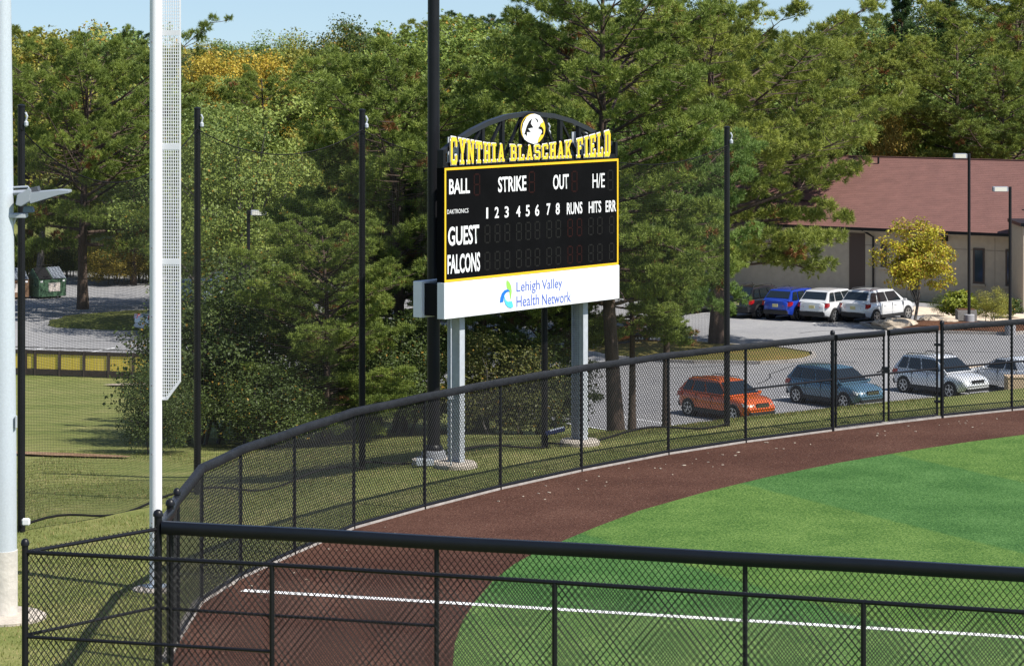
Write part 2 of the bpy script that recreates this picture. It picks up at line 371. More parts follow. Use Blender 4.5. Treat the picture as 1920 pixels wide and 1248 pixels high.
# dirt patch and path at the lower lawn
def patch(name, pts, m, label, lift=0.05):
    V = [(x, y, gz(x, y) + lift) for x, y in pts]; cx = sum(p[0] for p in pts) / len(pts); cy = sum(p[1] for p in pts) / len(pts)
    V.append((cx, cy, gz(cx, cy) + lift + 0.03)); n = len(pts)
    me = bpy.data.meshes.new(name); me.from_pydata(V, [], [(k, (k + 1) % n, n) for k in range(n)]); me.update(); me.materials.append(m)
    tag(link(bpy.data.objects.new(name, me)), label, None, None, 'structure')
patch('dirt_patch', blob_pts(-12.6, 82.0, 2.3, 0.55, 20, 4, -0.2), ground_mat('bare_dirt', ((0.16, 0.085, 0.045), (0.27, 0.17, 0.10), (0.40, 0.28, 0.18)), 0.8, 5, 0.8, 20), 'bare brown dirt bank on the lower lawn')
patch('gravel_path', blob_pts(-14.2, 124.0, 3.0, 1.1, 20, 6), ground_mat('pale_gravel', ((0.25, 0.21, 0.16), (0.36, 0.30, 0.23), (0.46, 0.39, 0.30)), 0.8, 5, 0.5, 20), 'pale gravel beside the yellow picket fence')

# ------------------------------------------------------------------ chain link, fences
def wires(p0, p1, z0, z1, a=0.095, b=0.115, r=0.0045, off=0.0):
    """diamond mesh between two posts: list of (start, end) of straight wires in the panel"""
    L = (p1 - p0).length; t = (p1 - p0).normalized(); nrm = Vector((t.y, -t.x, 0)); Hh = z1 - z0; k = b / a; out = []
    n0 = int(math.ceil((Hh / k) / a)); n1 = int(L / a) + 1
    for i in range(-n0, n1 + 1):
        s0 = i * a
        # rising
        sa, za = s0, 0.0
        if sa < 0: za = -sa * k; sa = 0
        sb, zb = s0 + Hh / k, Hh
        if sb > L: zb = (L - s0) * k; sb = L
        if sb - sa > 0.02: out.append((p0 + t * sa + nrm * (off + r) + Vector((0, 0, z0 + za)), p0 + t * sb + nrm * (off + r) + Vector((0, 0, z0 + zb))))
        sa, za = s0, Hh
        if sa < 0: za = Hh + sa * k; sa = 0
        sb, zb = s0 + Hh / k, 0.0
        if sb > L: zb = Hh - (L - s0) * k; sb = L
        if sb - sa > 0.02: out.append((p0 + t * sa + nrm * (off - r) + Vector((0, 0, z0 + za)), p0 + t * sb + nrm * (off - r) + Vector((0, 0, z0 + zb))))
    return out
def wire_mesh(name, segs, r, m, parent, kind='stuff'):
    S = np.array([[*s, *e] for s, e in segs], dtype=np.float64); A = S[:, :3]; B = S[:, 3:]
    T = B - A; T /= np.linalg.norm(T, axis=1)[:, None]
    up = np.tile(np.array([0.31, 0.77, 0.2]), (len(T), 1)); U = np.cross(T, up); U /= np.linalg.norm(U, axis=1)[:, None]; Vv = np.cross(T, U)
    V = []; 
    for P_ in (A, B):
        for k in range(3):
            q = 2 * math.pi * k / 3; V.append(P_ + (U * math.cos(q) + Vv * math.sin(q)) * r)
    V = np.stack(V, axis=1).reshape(-1, 3); n = len(S); base = np.arange(n)[:, None] * 6
    Fc = np.concatenate([base + np.array([[k, (k + 1) % 3, 3 + (k + 1) % 3, 3 + k]]) for k in range(3)], axis=0)
    o = obj_np(name, V, Fc, m, parent)
    if kind: o['kind'] = kind
    return o
HF = 2.44
def post(parent, p, h, r=0.036, ball=True, name='post', z0=-0.1):
    pr = [(r, z0), (r, h - 0.02)] + ([(r * 1.3, h - 0.02), (r * 1.3, h + 0.015), (r * 1.05, h + 0.06), (r * 0.4, h + 0.085)] if ball else [(r, h)])
    return MB().lathe((p.x, p.y, 0), pr, 10).build(name, BLK, parent, sm=True)
def rail(parent, pts, r, m=BLK, name='rail', n=8):
    return MB().tube(pts, r, n).build(name, m, parent, sm=True)
up = lambda p, z: Vector((p.x, p.y, z))
def cap_tube(parent, pts, m, name='cap', hh=0.080):               # slotted guard tube drooping over the top rail, slightly wavy
    P2 = []; rs = []
    for a, b in zip(pts, pts[1:]):
        n = max(2, int((b - a).length / 0.35))
        for k in range(n):
            q = a + (b - a) * k / n; P2.append(q + Vector((0, 0, 0.004 * math.sin(q.x * 2.1 + q.y * 1.7)))); 
    P2.append(pts[-1]); V = []; n = 12
    for i, p in enumerate(P2):
        t = (P2[min(i + 1, len(P2) - 1)] - P2[max(i - 1, 0)]); t.z = 0; t.normalize(); sd = Vector((t.y, -t.x, 0)); wob = 1 + 0.04 * math.sin(i * 2.3)
        for k in range(n):
            q = 2 * math.pi * k / n; cs, sn = math.cos(q), math.sin(q); V.append(p + sd * 0.065 * wob * math.copysign(abs(cs) ** 0.4, cs) + Vector((0, 0, hh * math.copysign(abs(sn) ** 0.4, sn) - hh * 0.66)))
    Fc = [(i * n + k, i * n + (k + 1) % n, (i + 1) * n + (k + 1) % n, (i + 1) * n + k) for i in range(len(P2) - 1) for k in range(n)]
    Fc += [tuple(range(n)), tuple(range(len(V) - n, len(V)))]
    mb = MB(); mb.add(V, Fc); return mb.build(name, m, parent, sm=True)

# outfield fence: left run from the corner to the gate, right run past the gate
G0, G1, G2 = FP[9], FP[10], FP[11]
ff = tag(empty('outfield_fence', up(FP[4], 0)), 'curved black chain link outfield fence in front of the scoreboard', 'fence', 'outfield fence runs')
org = up(FP[4], 0); ff.location = (0, 0, 0)
run = [CORNER] + FP[:10]
for i, p in enumerate(run): post(ff, p, HF - 0.1 if 0 < i < 10 else HF + 0.06, 0.036 if 0 < i < 10 else 0.05, ball=not (0 < i < 10))
cap_tube(ff, [up(p, HF) for p in run], CAPFAR)
rail(ff, [up(p, 0.09) for p in run], 0.03, name='bottom_rail')
rail(ff, [up(p, 1.32) for p in run[9:11]], 0.026, name='middle_rail')
segs = []
for a, b in zip(run[1:], run[2:]): segs += wires(a, b, 0.06, HF - 0.08, r=0.0055)
wire_mesh('chain_link', segs, 0.0074, WIRE, ff)
wire_mesh('chain_link', wires(run[0], run[1], 0.06, HF - 0.08, r=0.003), 0.003, WIRE, ff)
fr = tag(empty('outfield_fence'), 'black chain link outfield fence right of the double gate', 'fence', 'outfield fence runs')
run2 = [G2 + (FP[12] - G2).normalized() * 0.12] + FP[12:]
for i, p in enumerate(run2): post(fr, p, HF + 0.06 if i == 0 else HF - 0.1, 0.05 if i == 0 else 0.036, ball=(i == 0))
cap_tube(fr, [up(p, HF) for p in run2], CAPFAR)
rail(fr, [up(p, 0.09) for p in run2], 0.03, name='bottom_rail'); rail(fr, [up(p, 1.32) for p in run2], 0.026, name='middle_rail')
segs = []
for a, b in zip(run2, run2[1:]): segs += wires(a, b, 0.06, HF - 0.08, r=0.0055)
wire_mesh('chain_link', segs, 0.0074, WIRE, fr)
def gate_leaf(a, b, label, hinge_at_a, latch):
    g = tag(empty('gate_leaf'), label, 'gate', 'leaves of the double gate')
    t = (b - a).normalized(); a2 = a + t * 0.12; b2 = b - t * 0.06
    for p in (a2, b2): MB().tube([up(p, 0.08), up(p, HF - 0.02)], 0.03, 8).build('frame_post', BLK, g, sm=True)
    rail(g, [up(a2, 0.10), up(b2, 0.10)], 0.028, name='frame_rail'); rail(g, [up(a2, 1.32), up(b2, 1.32)], 0.026, name='middle_rail')
    cap_tube(g, [up(a2, HF - 0.01), up(b2, HF - 0.01)], BLK)
    wire_mesh('chain_link', wires(a2, b2, 0.08, HF - 0.08, r=0.0055), 0.0074, WIRE, g)
    h = a if hinge_at_a else b
    for z in (0.45, 1.95): MB().box(up(h + (t if hinge_at_a else -t) * 0.06, z), (0.16, 0.1, 0.07)).build('hinge', BLK, g, bevel=0.01)
    if latch:
        MB().box(up(b - t * 0.02, 1.42), (0.16, 0.12, 0.16)).tube([up(b - t * 0.02, 1.42), up(b - t * 0.32, 1.38)], 0.022, 6).build('latch', BLK, g)
gate_leaf(G0, G1, 'left leaf of the black double gate, with latch, before the blue crossover', True, True)
gate_leaf(G1, G2, 'right leaf of the black double gate, before the white crossover', False, False)

# fences on the camera side
BLKG = mat('gloss_black_cap', (0.008, 0.009, 0.013), 0.33, var=0.15, scale=3, spec=0.4)
nf = tag(empty('side_fence'), 'tall black capped chain link fence along foul territory', 'fence')
near = [NEARC + ND * d for d in (0.0, 4.62, 9.42, 14.3, 19.2)]
for i, p in enumerate(near): post(nf, p, HF - 0.08 if i else HF + 0.12, 0.037 if i else 0.062, ball=(i == 0))
post(nf, NEARC + ND * 0.22, HF - 0.1, 0.035, ball=False); post(nf, CORNER2, HF + 0.1, 0.06)
cap_tube(nf, [up(NEARC + ND * 0.08, HF), up(near[4], HF)], BLKG, hh=0.105)
cap_tube(nf, [up(NEARC + NN * 0.08, HF), up(CORNER2, HF), up(CORNER, HF)], BLKG)
rail(nf, [up(near[0], 1.10), up(near[1], 1.10)], 0.026, name='middle_rail'); rail(nf, [up(near[0], 0.09), up(near[4], 0.09)], 0.03, name='bottom_rail')
segs = []
for a, b in zip(near, near[1:]): segs += wires(a, b, 0.06, HF - 0.1, a=0.10, b=0.122, r=0.005)
wire_mesh('chain_link', segs, 0.006, WIRE, nf)
segs = []
for a, b in ((NEARC, CORNER2), (CORNER2, CORNER)): segs += wires(a, b, 0.06, HF - 0.1, a=0.10, b=0.122, r=0.003)
wire_mesh('chain_link', segs, 0.003, WIRE, nf)
lf = tag(empty('bullpen_fence'), 'nearest black chain link fence with uncapped top rail and corner return', 'fence')
TOPL = 2.36
LEND = P(47, 1032, 43.8); LEND.z = 0
low = [LEND] + [Vector((P(x, y, CH * 0 + F * (CH - TOPL) / (y - YH)).x, F * (CH - TOPL) / (y - YH), 0)) for x, y in ((510, 1058), (1040, 1091), (1619, 1128), (2190, 1164))]
for i, p in enumerate(low): post(lf, p, TOPL + (0.12 if i == 0 else -0.01), 0.05 if i == 0 else 0.037, ball=(i == 0))
rail(lf, [up(p, TOPL) for p in low], 0.033, name='top_rail'); rail(lf, [up(LEND, 1.10), up(low[1], 1.10)], 0.027, name='middle_rail')
rail(lf, [up(LEND, TOPL), up(NEARC, TOPL - 0.02)], 0.030, name='top_rail'); rail(lf, [up(LEND, 1.12), up(NEARC, 1.12)], 0.027, name='middle_rail')
segs = []
for a, b in zip(low, low[1:]): segs += wires(a, b, 0.04, TOPL + 0.035, a=0.10, b=0.122, r=0.005)
segs += wires(LEND, NEARC - NN * 0.05, 0.04, TOPL + 0.045, a=0.10, b=0.122, r=0.005)
wire_mesh('chain_link', segs, 0.006, WIRE, lf)
# wire ties glinting along the top rail
mb = MB()
for a, b in zip(low[:4], low[1:]):
    n = int((b - a).length / 0.10)
    for k in range(n):
        q = a + (b - a) * (k + 0.5) / n; mb.bar(up(q, TOPL + 0.036) - ND * 0.025, up(q, TOPL + 0.033) + ND * 0.02 - NN * 0.02, 0.007)
tie = mb.build('mesh_ties', mat('tie_wire', (0.12, 0.12, 0.13), 0.3, 0.6), lf); tie['kind'] = 'stuff'

# ------------------------------------------------------------------ ball-stop net on tall black poles
NPOLE = [(W(40, 981), 200), (W(370, 893), 205), (W(679, 862), 208), (W(1021, 845, -0.1), 222), (W(1363, 812, -0.2), 240)]
labs = ['black net pole beside the grey light pole', 'black net pole right of the white foul pole', 'black net pole before the dense pines, left of the scoreboard', 'black net pole showing between the scoreboard posts', 'black net pole near the orange car, right of the scoreboard']
tops = []
for (p, yt), lb in zip(NPOLE, labs):
    zt = CH - (yt - YH) * p.y / F; tops.append(zt)
    e = tag(empty('net_pole', (p.x, p.y, p.z)), lb, 'pole', 'poles of the ball-stop net')
    MB().tube([(0, 0, -0.4), (0, 0, zt - p.z)], [0.082, 0.074], 14).build('shaft', BLKPOLE, e, sm=True)
    MB().lathe((0, 0, zt - p.z), [(0.085, 0), (0.085, 0.03), (0.03, 0.05)], 12).build('pole_cap', BLKPOLE, e, sm=True)
    MB().tube([(0.09, -0.03, zt - p.z - 0.12), (0.13, -0.05, zt - p.z - 0.2), (0.1, -0.04, zt - p.z - 0.3)], 0.022, 6).lathe((0.11, -0.06, zt - p.z - 0.42), [(0.015, 0), (0.045, 0.03), (0.045, 0.1), (0.015, 0.13)], 8).build('pulley', GALV, e, sm=True)
net = tag(empty('ball_stop_net'), 'fine black netting hung between the tall black net poles', 'net')
segs = []; cable = []; rope = []
def netpt(i, u, v):                      # v 0 bottom .. 1 top
    a, b = NPOLE[i][0], NPOLE[i + 1][0]; q = a.lerp(b, u)
    zt = (tops[i] * (1 - u) + tops[i + 1] * u) - 0.45 - 2.6 * (0.45 if i == 0 else 0.3) * 4 * u * (1 - u) * (0.75 if i else 1)
    zb = gz(q.x, q.y) + (0.12 + 0.10 * math.sin(u * 9 + i))
    bul = math.sin(math.pi * u) * math.sin(math.pi * (0.15 + 0.7 * v)) * 0.25
    t = (b - a).normalized(); return Vector((q.x + t.y * bul * 0.6, q.y - t.x * bul - 0.12, zb + (zt - zb) * v))
for i in range(4):
    Ls = (NPOLE[i + 1][0] - NPOLE[i][0]).length; nc = int(Ls / 0.055); nr = int(7.4 / 0.055)
    for c in range(nc + 1):
        pts = [netpt(i, c / nc, k / 6) for k in range(7)]; segs += list(zip(pts, pts[1:]))
    for r_ in range(nr + 1):
        pts = [netpt(i, k / 8, r_ / nr) for k in range(9)]; segs += list(zip(pts, pts[1:]))
    MB().tube([netpt(i, k / 16, 1.0) for k in range(17)], 0.014, 6).build('top_cable', BLKM, net, sm=True)
    MB().tube([netpt(i, k / 16, 0.0) for k in range(17)], 0.028, 6).build('bottom_rope', BLKM, net, sm=True)
wire_mesh('netting', segs, 0.0026, NETM, net)
q = NPOLE[0][0]
tag(MB().box((q.x + 0.14, q.y - 0.25, 0.08), (0.16, 0.12, 0.14)).build('rope_cleat', WHITEP, bevel=0.02), 'small white cleat on the ground at the left net pole', 'cleat')

# ------------------------------------------------------------------ white foul pole with its screen
fpz = W(292, 1103); fp = tag(empty('foul_pole', fpz), 'white foul pole with perforated screen on its right side', 'foul pole')
MB().lathe((0, 0, 0), [(0.115, 0), (0.112, 6), (0.108, 13)], 24).build('tube', WHITEP, fp, sm=True)
MB().lathe((0, 0, -0.05), [(0.42, 0), (0.42, 0.06), (0.36, 0.09)], 20).build('footing', CONC, fp, sm=True)
MB().lathe((0, 0, 0.04), [(0.2, 0), (0.2, 0.03)], 12).build('base_plate', mat('foul_pole_base', (0.35, 0.42, 0.5), 0.5), fp)
zb = CH - (747 - YH) * fpz.y / F; zs = CH - (712 - YH) * fpz.y / F; x0, x1 = 0.115, 0.115 + 0.345
mb = MB(); ux = Vector((0.985, -0.17, 0))
def sp(u, z): return ux * u + Vector((0, 0, z))
ncol = 8
for k in range(ncol + 1):
    u = x0 + (x1 - x0) * k / ncol; zz = zb + max(0.0, (u - (x0 + 0.09)) / (x1 - x0 - 0.09)) * (zs - zb)
    mb.bar(sp(u, zz), sp(u, 13), 0.014 if 0 < k < ncol else 0.03, up=(0, 1, 0), ht=0.012)
z = zb + 0.03
while z < 13:
    ue = x1 if z > zs else x0 + 0.09 + (x1 - x0 - 0.09) * max(0, (z - zb) / (zs - zb)); mb.bar(sp(x0, z), sp(ue, z), 0.010, ht=0.017); z += 0.060
for y in (62, 275, 490):
    zz = CH - (y - YH) * fpz.y / F; mb.bar(sp(x0, zz), sp(x1, zz), 0.016, ht=0.10)
mb.bar(sp(x0 + 0.09, zb), sp(x1, zs), 0.016, ht=0.05); mb.bar(sp(x0, zb), sp(x0 + 0.1, zb), 0.016, ht=0.04)
o = mb.build('screen', WHITEP, fp); o['kind'] = 'stuff'
for k in range(9): MB().lathe((-0.06, -0.098, 1.2 + k * 1.25), [(0.014, 0), (0.014, 0.028)], 6).build('bolt', mat('bolt_grey', (0.25, 0.25, 0.27), 0.5, 0.5), fp)

# ------------------------------------------------------------------ light poles near the field
gp = W(2, 1157); g = tag(empty('light_pole', gp), 'grey galvanized floodlight pole on a concrete stub, at the left edge', 'light pole')
MB().lathe((0, 0, 1.17), [(0.272, 0), (0.262, 2), (0.15, 11.5)], 32).build('shaft', mat('pole_galvanized', (0.55, 0.60, 0.64), 0.42, 0.25, var=0.08, scale=30), g, sm=True)
MB().lathe((0, 0, 0), [(0.285, 0), (0.285, 1.17)], 32).build('concrete_stub', mat('pale_concrete', (0.52, 0.49, 0.44), 0.85, var=0.15, scale=4, bump=0.2), g, sm=True)
MB().lathe((0, 0, -0.12), [(0.78, 0), (0.78, 0.15), (0.7, 0.19)], 28).build('footing', CONC, g, sm=True)
MB().box((0.275, -0.1, 3.4), (0.03, 0.1, 0.22)).build('hand_hole', GALV, g, bevel=0.01)
gx = gp.y; k = gx / F
def G(x, y, dy=0.0): return Vector(((x - 2) * k, dy, CH - (y - YH) * k - gp.z))
fl = tag(empty('floodlight', gp), 'grey floodlight with long visor bolted to the left pole', 'floodlight')
LAMPG = mat('lamp_housing', (0.36, 0.39, 0.43), 0.45, 0.3)
MB().prism([(33, 383), (36, 364), (50, 357), (56, 352), (62, 354), (60, 376), (44, 386)], -0.24, 0.2, lambda a, b, h: G(a, b, h)).build('housing', LAMPG, fl, bevel=0.012)
MB().prism([(56, 360), (112, 355), (132, 356), (132, 361), (112, 365), (60, 381)], -0.22, 0.18, lambda a, b, h: G(a, b, h)).build('visor', LAMPG, fl, bevel=0.008)
MB().prism([(54, 353), (72, 349), (75, 358), (55, 362)], -0.16, 0.12, lambda a, b, h: G(a, b, h)).build('ballast_fins', mat('dark_grey_metal', (0.08, 0.085, 0.095), 0.5, 0.3), fl)
MB().tube([G(18, 352), G(52, 350), G(56, 356)], 0.02, 8).tube([G(18, 362), G(52, 360)], 0.045, 8).build('arm', LAMPG, fl, sm=True)
MB().box(G(34, 404), (0.30, 0.3, 0.07)).tube([G(24, 420), G(30, 402)], 0.035, 8).build('bracket', GALV, fl, bevel=0.008)
MB().prism([(44, 398), (46, 386), (62, 388), (64, 398)], -0.1, 0.1, lambda a, b, h: G(a, b, h)).build('lower_box', mat('blue_grey_metal', (0.13, 0.18, 0.23), 0.5, 0.2), fl, bevel=0.01)

bp_ = W(813, 862); b_ = tag(empty('light_pole', bp_), 'thick tall black light pole standing left of the scoreboard', 'light pole')
MB().lathe((0, 0, 0), [(0.158, 0), (0.15, 4), (0.137, 14)], 24).build('shaft', BLKPOLE, b_, sm=True)
MB().lathe((0, 0, 0.25), [(0.22, 0), (0.22, 0.05), (0.17, 0.12)], 20).build('base_collar', BLKPOLE, b_, sm=True)
MB().lathe((0, 0, -0.2), [(0.30, 0), (0.30, 0.38), (0.26, 0.44)], 20).build('footing', mat('grey_footing', (0.22, 0.23, 0.25), 0.8), b_, sm=True)
MB().lathe((0, 0.1, -0.12), [(0.52, 0), (0.52, 0.13), (0.46, 0.16)], 20).build('footing_pad', CONC, b_, sm=True)

# ground floodlight at the right scoreboard post
q = W(1024, 846, -0.1)
gf = tag(empty('ground_floodlight', q), 'small dark blue floodlight on a stub beside the right scoreboard post', 'floodlight')
MB().lathe((0, 0, -0.1), [(0.22, 0), (0.22, 0.13), (0.18, 0.16)], 16).build('footing', CONC, gf, sm=True)
MB().tube([(0.02, 0, 0), (0.02, 0, 0.36)], 0.035, 8).build('stem', BLKM, gf, sm=True)
Mx = Matrix.Rotation(math.radians(-14), 3, 'Y')
MB().box((0.22, 0, 0.50), (0.50, 0.3, 0.09), Mx).build('housing', mat('navy_metal', (0.02, 0.03, 0.10), 0.35, 0.2), gf, bevel=0.02)
MB().box((0.26, -0.01, 0.556), (0.36, 0.22, 0.012), Mx).build('lens', mat('pale_lens', (0.55, 0.6, 0.68), 0.2), gf)
q = W(797, 872, 0)
tag(MB().box((0, 0, 0.08), (0.42, 0.3, 0.16)).build('junction_box', GALV, bevel=0.02), 'low grey junction box on the grass by the left scoreboard footing', 'box').location = (q.x, q.y, 0)

# ------------------------------------------------------------------ scoreboard
BD = Vector((0.612, 0.791, 0)).normalized(); BN = Vector((BD.y, -BD.x, 0))     # along the board, out of its face
B0 = Vector((-1.564, 67.75, 0)); BW = 6.88
def bu(x):                                   # photo column -> metres along the board
    k = (x - 960) / F; return (k * B0.y - B0.x) / (BD.x - k * BD.y)
def buz(x, y):
    u = bu(x); return u, CH - (y - YH) * (B0.y + BD.y * u) / F
def bp3(u, z, n=0.0): return B0 + BD * u + BN * n + Vector((0, 0, z))
ZT, ZM, ZB = 7.04, 4.40, 3.55
sb = tag(empty('scoreboard', bp3(BW / 2, -0.1, -0.4)), 'black and yellow electronic scoreboard with arched name sign and sponsor panel', 'scoreboard')
sbo = sb.location.copy()
def L3(u, z, n=0.0): return bp3(u, z, n) - sbo
def slab(u0, u1, z0, z1, n0, n1): 
    return MB().add([L3(u, z, n) for n in (n0, n1) for (u, z) in ((u0, z0), (u1, z0), (u1, z1), (u0, z1))], [(3, 2, 1, 0), (4, 5, 6, 7), (0, 1, 5, 4), (1, 2, 6, 5), (2, 3, 7, 6), (3, 0, 4, 7)])
FACE = mat('scoreboard_black', (0.0035, 0.0035, 0.004), 0.75, var=0.3, scale=1.5, spec=0.06)
YEL = mat('yellow_trim', (0.85, 0.50, 0.015), 0.5); YELL = mat('yellow_letters', (0.86, 0.58, 0.03), 0.5)
WTXT = mat('white_vinyl', (0.82, 0.82, 0.82), 0.5); PANEL = mat('white_panel', (0.84, 0.84, 0.85), 0.4, var=0.02, scale=1)
slab(0, BW, ZM, ZT, -0.22, 0.0).build('cabinet', FACE, sb)
bw = 0.055
mb = MB()
for (u0, u1, z0, z1) in ((0, BW, ZT - bw, ZT), (0, BW, ZM, ZM + bw), (0, bw, ZM + bw, ZT - bw), (BW - bw, BW, ZM + bw, ZT - bw)):
    m2 = slab(u0, u1, z0, z1, 0.001, 0.012); mb.add(m2.v, m2.f)
mb.build('yellow_border', YEL, sb)
slab(-0.02, BW + 0.03, ZB, ZM - 0.01, -0.20, 0.02).build('sponsor_panel', PANEL, sb, bevel=0.008)
slab(-0.02, BW - 0.4, ZB, ZM - 0.01, -0.92, -0.66).build('rear_sponsor_panel', PANEL, sb, bevel=0.008)
slab(0.08, BW - 0.5, ZB + 0.05, ZM - 0.06, -0.66, -0.2).build('panel_gap_fill', BLKM, sb)  # gap between the panels filled in black to stand for its darkness
# steel I-beam posts on round footings
for (xx, yb, lbl) in ((855, 884, None), (1086, 849, None)):
    u = bu(xx + 27); c = L3(u, 0, -0.43); top = 7.72; gzv = gz((bp3(u, 0)).x, bp3(u, 0).y)
    pm = MB(); fw, dp, th = 0.19, 0.37, 0.024
    def fbox(pm, du, dn, su, sn):
        pm.add([c + BD * (du + i * su / 2) + BN * (dn + j * sn / 2) + Vector((0, 0, z)) for z in (gzv - 0.1, top) for (i, j) in ((-1, -1), (1, -1), (1, 1), (-1, 1))], [(3, 2, 1, 0), (4, 5, 6, 7), (0, 1, 5, 4), (1, 2, 6, 5), (2, 3, 7, 6), (3, 0, 4, 7)])
    fbox(pm, 0, dp / 2 - th / 2, fw, th); fbox(pm, 0, -dp / 2 + th / 2, fw, th); fbox(pm, 0, 0, th, dp - 2 * th)
    po = pm.build('steel_post', GALV, sb)
    MB().lathe((c.x, c.y, c.z + gzv - 0.15), [(0.5, 0), (0.5, 0.22), (0.45, 0.27)], 24).build('footing', CONC, po, sm=True)
u = bu(858); c = L3(u, 0, -0.2)
MB().tube([c + Vector((0, 0, 0.1)), c + Vector((0, 0, 3.6))], 0.02, 6).box(c + Vector((0, 0, 1.75)), (0.12, 0.1, 0.2)).build('conduit', GALV, sb, sm=True)

# lettering
def glyphs(txt, bold=0.0):
    cu = bpy.data.curves.new('t', 'FONT'); cu.body = txt; cu.size = 1; cu.extrude = 0.0; cu.offset = bold; cu.resolution_u = 3
    ob = bpy.data.objects.new('t', cu); COL.objects.link(ob); dg = bpy.context.evaluated_depsgraph_get()
    me = bpy.data.meshes.new_from_object(ob.evaluated_get(dg)); bpy.data.objects.remove(ob); bpy.data.curves.remove(cu); return me
def text(txt, x0, x1, yt, yb, m, n=0.004, bold=0.02, name='lettering', desc=0.0, px=True):
    """text fitted between photo columns x0..x1, cap top yt and baseline yb taken at the middle column"""
    me = glyphs(txt, bold); xs = [v.co.x for v in me.vertices]; ys = [v.co.y for v in me.vertices]
    u0, u1 = bu(x0), bu(x1); xm = (x0 + x1) / 2; _, zt = buz(xm, yt); _, zb_ = buz(xm, yb)
    a0, a1 = min(xs), max(xs); b0 = min(ys) if not desc else 0.0 - 0.01; b1 = max(ys)
    for v in me.vertices:
        uu = u0 + (v.co.x - a0) / (a1 - a0) * (u1 - u0); zz = zb_ + (v.co.y - b0) / (b1 - b0) * (zt - zb_)
        v.co = L3(uu, zz, n)
    me.materials.clear(); me.materials.append(m); me.name = name
    return link(bpy.data.objects.new(name, me), sb)
def zx(v): return 740 + v / 2.972
def zy(v): return 190 + v / 2.972
for t, a, b, c, d in (('BALL', 303, 418, 431, 515), ('STRIKE', 576, 733, 417, 503), ('OUT', 882, 969, 407, 490), ('H/E', 1102, 1170, 401, 482)):
    text(t, zx(a), zx(b), zy(c), zy(d), WTXT, bold=0.004 if '/' in t else 0.02)
for t, a, b, c, d in (('1', 510, 520, 592, 653), ('2', 557, 580, 588, 650), ('3', 612, 635, 585, 648), ('4', 677, 700, 582, 644), ('5', 730, 752, 578, 641), ('6', 782, 805, 574, 639), ('7', 846, 867, 569, 634), ('8', 897, 919, 566, 631),
                      ('RUNS', 959, 1045, 562, 628), ('HITS', 1081, 1150, 556, 621), ('ERR', 1175, 1233, 552, 615)):
    text(t, zx(a), zx(b), zy(c), zy(d), WTXT, bold=0.018)
text('GUEST', zx(297), zx(470), zy(693), zy(799), WTXT, bold=0.022); text('FALCONS', zx(294), zx(475), zy(847), zy(955), WTXT, bold=0.022)
text('DAKTRONICS', zx(292), zx(410), zy(600), zy(624), WTXT, bold=0.0)
BLU = mat('sponsor_blue', (0.10, 0.16, 0.52), 0.5)
sx = lambda v: 760 + v / 4.571; sy = lambda v: 500 + v / 4.571
for t, a, b, c, d in (('Lehigh', 946, 1146, 118, 203), ('Valley', 1164, 1338, 103, 186), ('Health', 946, 1140, 240, 334), ('Network', 1164, 1413, 222, 314)):
    text(t, sx(a), sx(b), sy(c), sy(d), BLU, n=0.026, bold=0.004, desc=1)
def lmesh(name, polys, m, n, f):              # flat coloured shapes given in zoomed photo coordinates
    mb = MB()
    for pl in polys:
        q = [buz(*f(a, b)) for a, b in pl]; k = len(q); mb.add([L3(u_, z_, n) for u_, z_ in q], [tuple(range(k))])
    return mb.build(name, m, sb)
fz = lambda a, b: (sx(a), sy(b))
lmesh('logo_green', [[(862, 113), (884, 130), (900, 165), (905, 210), (900, 255), (888, 297), (889, 250), (884, 205), (862, 178), (859, 140)]], mat('logo_green', (0.30, 0.68, 0.10), 0.5), 0.027, fz)
lmesh('logo_blue', [[(802, 308), (808, 262), (820, 225), (842, 200), (868, 192), (893, 210), (866, 214), (848, 232), (836, 262), (832, 300)]], mat('logo_blue', (0.01, 0.17, 0.62), 0.5), 0.029, fz)
lmesh('logo_cyan', [[(838, 240), (845, 262), (853, 285), (872, 298), (905, 292), (918, 340), (900, 353), (872, 346), (850, 320), (840, 285)]], mat('logo_cyan', (0.10, 0.58, 0.85), 0.5), 0.031, fz)
# unlit seven-segment digits
DIG = mat('unlit_digit', (0.013, 0.013, 0.012), 0.8, spec=0.1); DIGR = mat('unlit_red_digit', (0.020, 0.006, 0.005), 0.8, spec=0.1)
def digit_mesh(wd, ht, m):
    t = 0.035; mb = MB(); g = 0.012
    def seg(a, b, c, d): mb.add([BD * x + Vector((0, 0, y)) for x, y in ((a, c), (b, c), (b, d), (a, d))], [(0, 1, 2, 3)])
    for z in (0, ht / 2 - t / 2, ht - t): seg(t + g, wd - t - g, z, z + t)
    for x in (0, wd - t): seg(x, x + t, t / 2 + g, ht / 2 - g); seg(x, x + t, ht / 2 + g, ht - t / 2 - g)
    me = mb.build('digit', m, None); d = me.data; bpy.data.objects.remove(me); return d
dm = digit_mesh(0.22, 0.44, DIG); dr = digit_mesh(0.22, 0.44, DIGR); dbig = digit_mesh(0.24, 0.52, DIGR); dbig2 = digit_mesh(0.24, 0.52, DIG)
def put_digit(d, x, y):
    u_, z_ = buz(x, y); o = bpy.data.objects.new('digit', d); o.location = L3(u_, z_, 0.004); link(o, sb)
for i, xx in enumerate((500, 556, 611, 676, 728, 779, 845, 896, 962, 1014, 1078, 1128, 1194)):
    red = i in (8, 9)
    for (ya, yb) in ((793, 738), (944, 887)): put_digit(dr if red else dm, zx(xx), zy(ya + (yb - ya) * (xx - 500) / 700))
for xx, yy, d in ((440, 527, dbig), (747, 512, dbig), (985, 507, dbig), (1186, 499, dbig2)): put_digit(d, zx(xx), zy(yy))

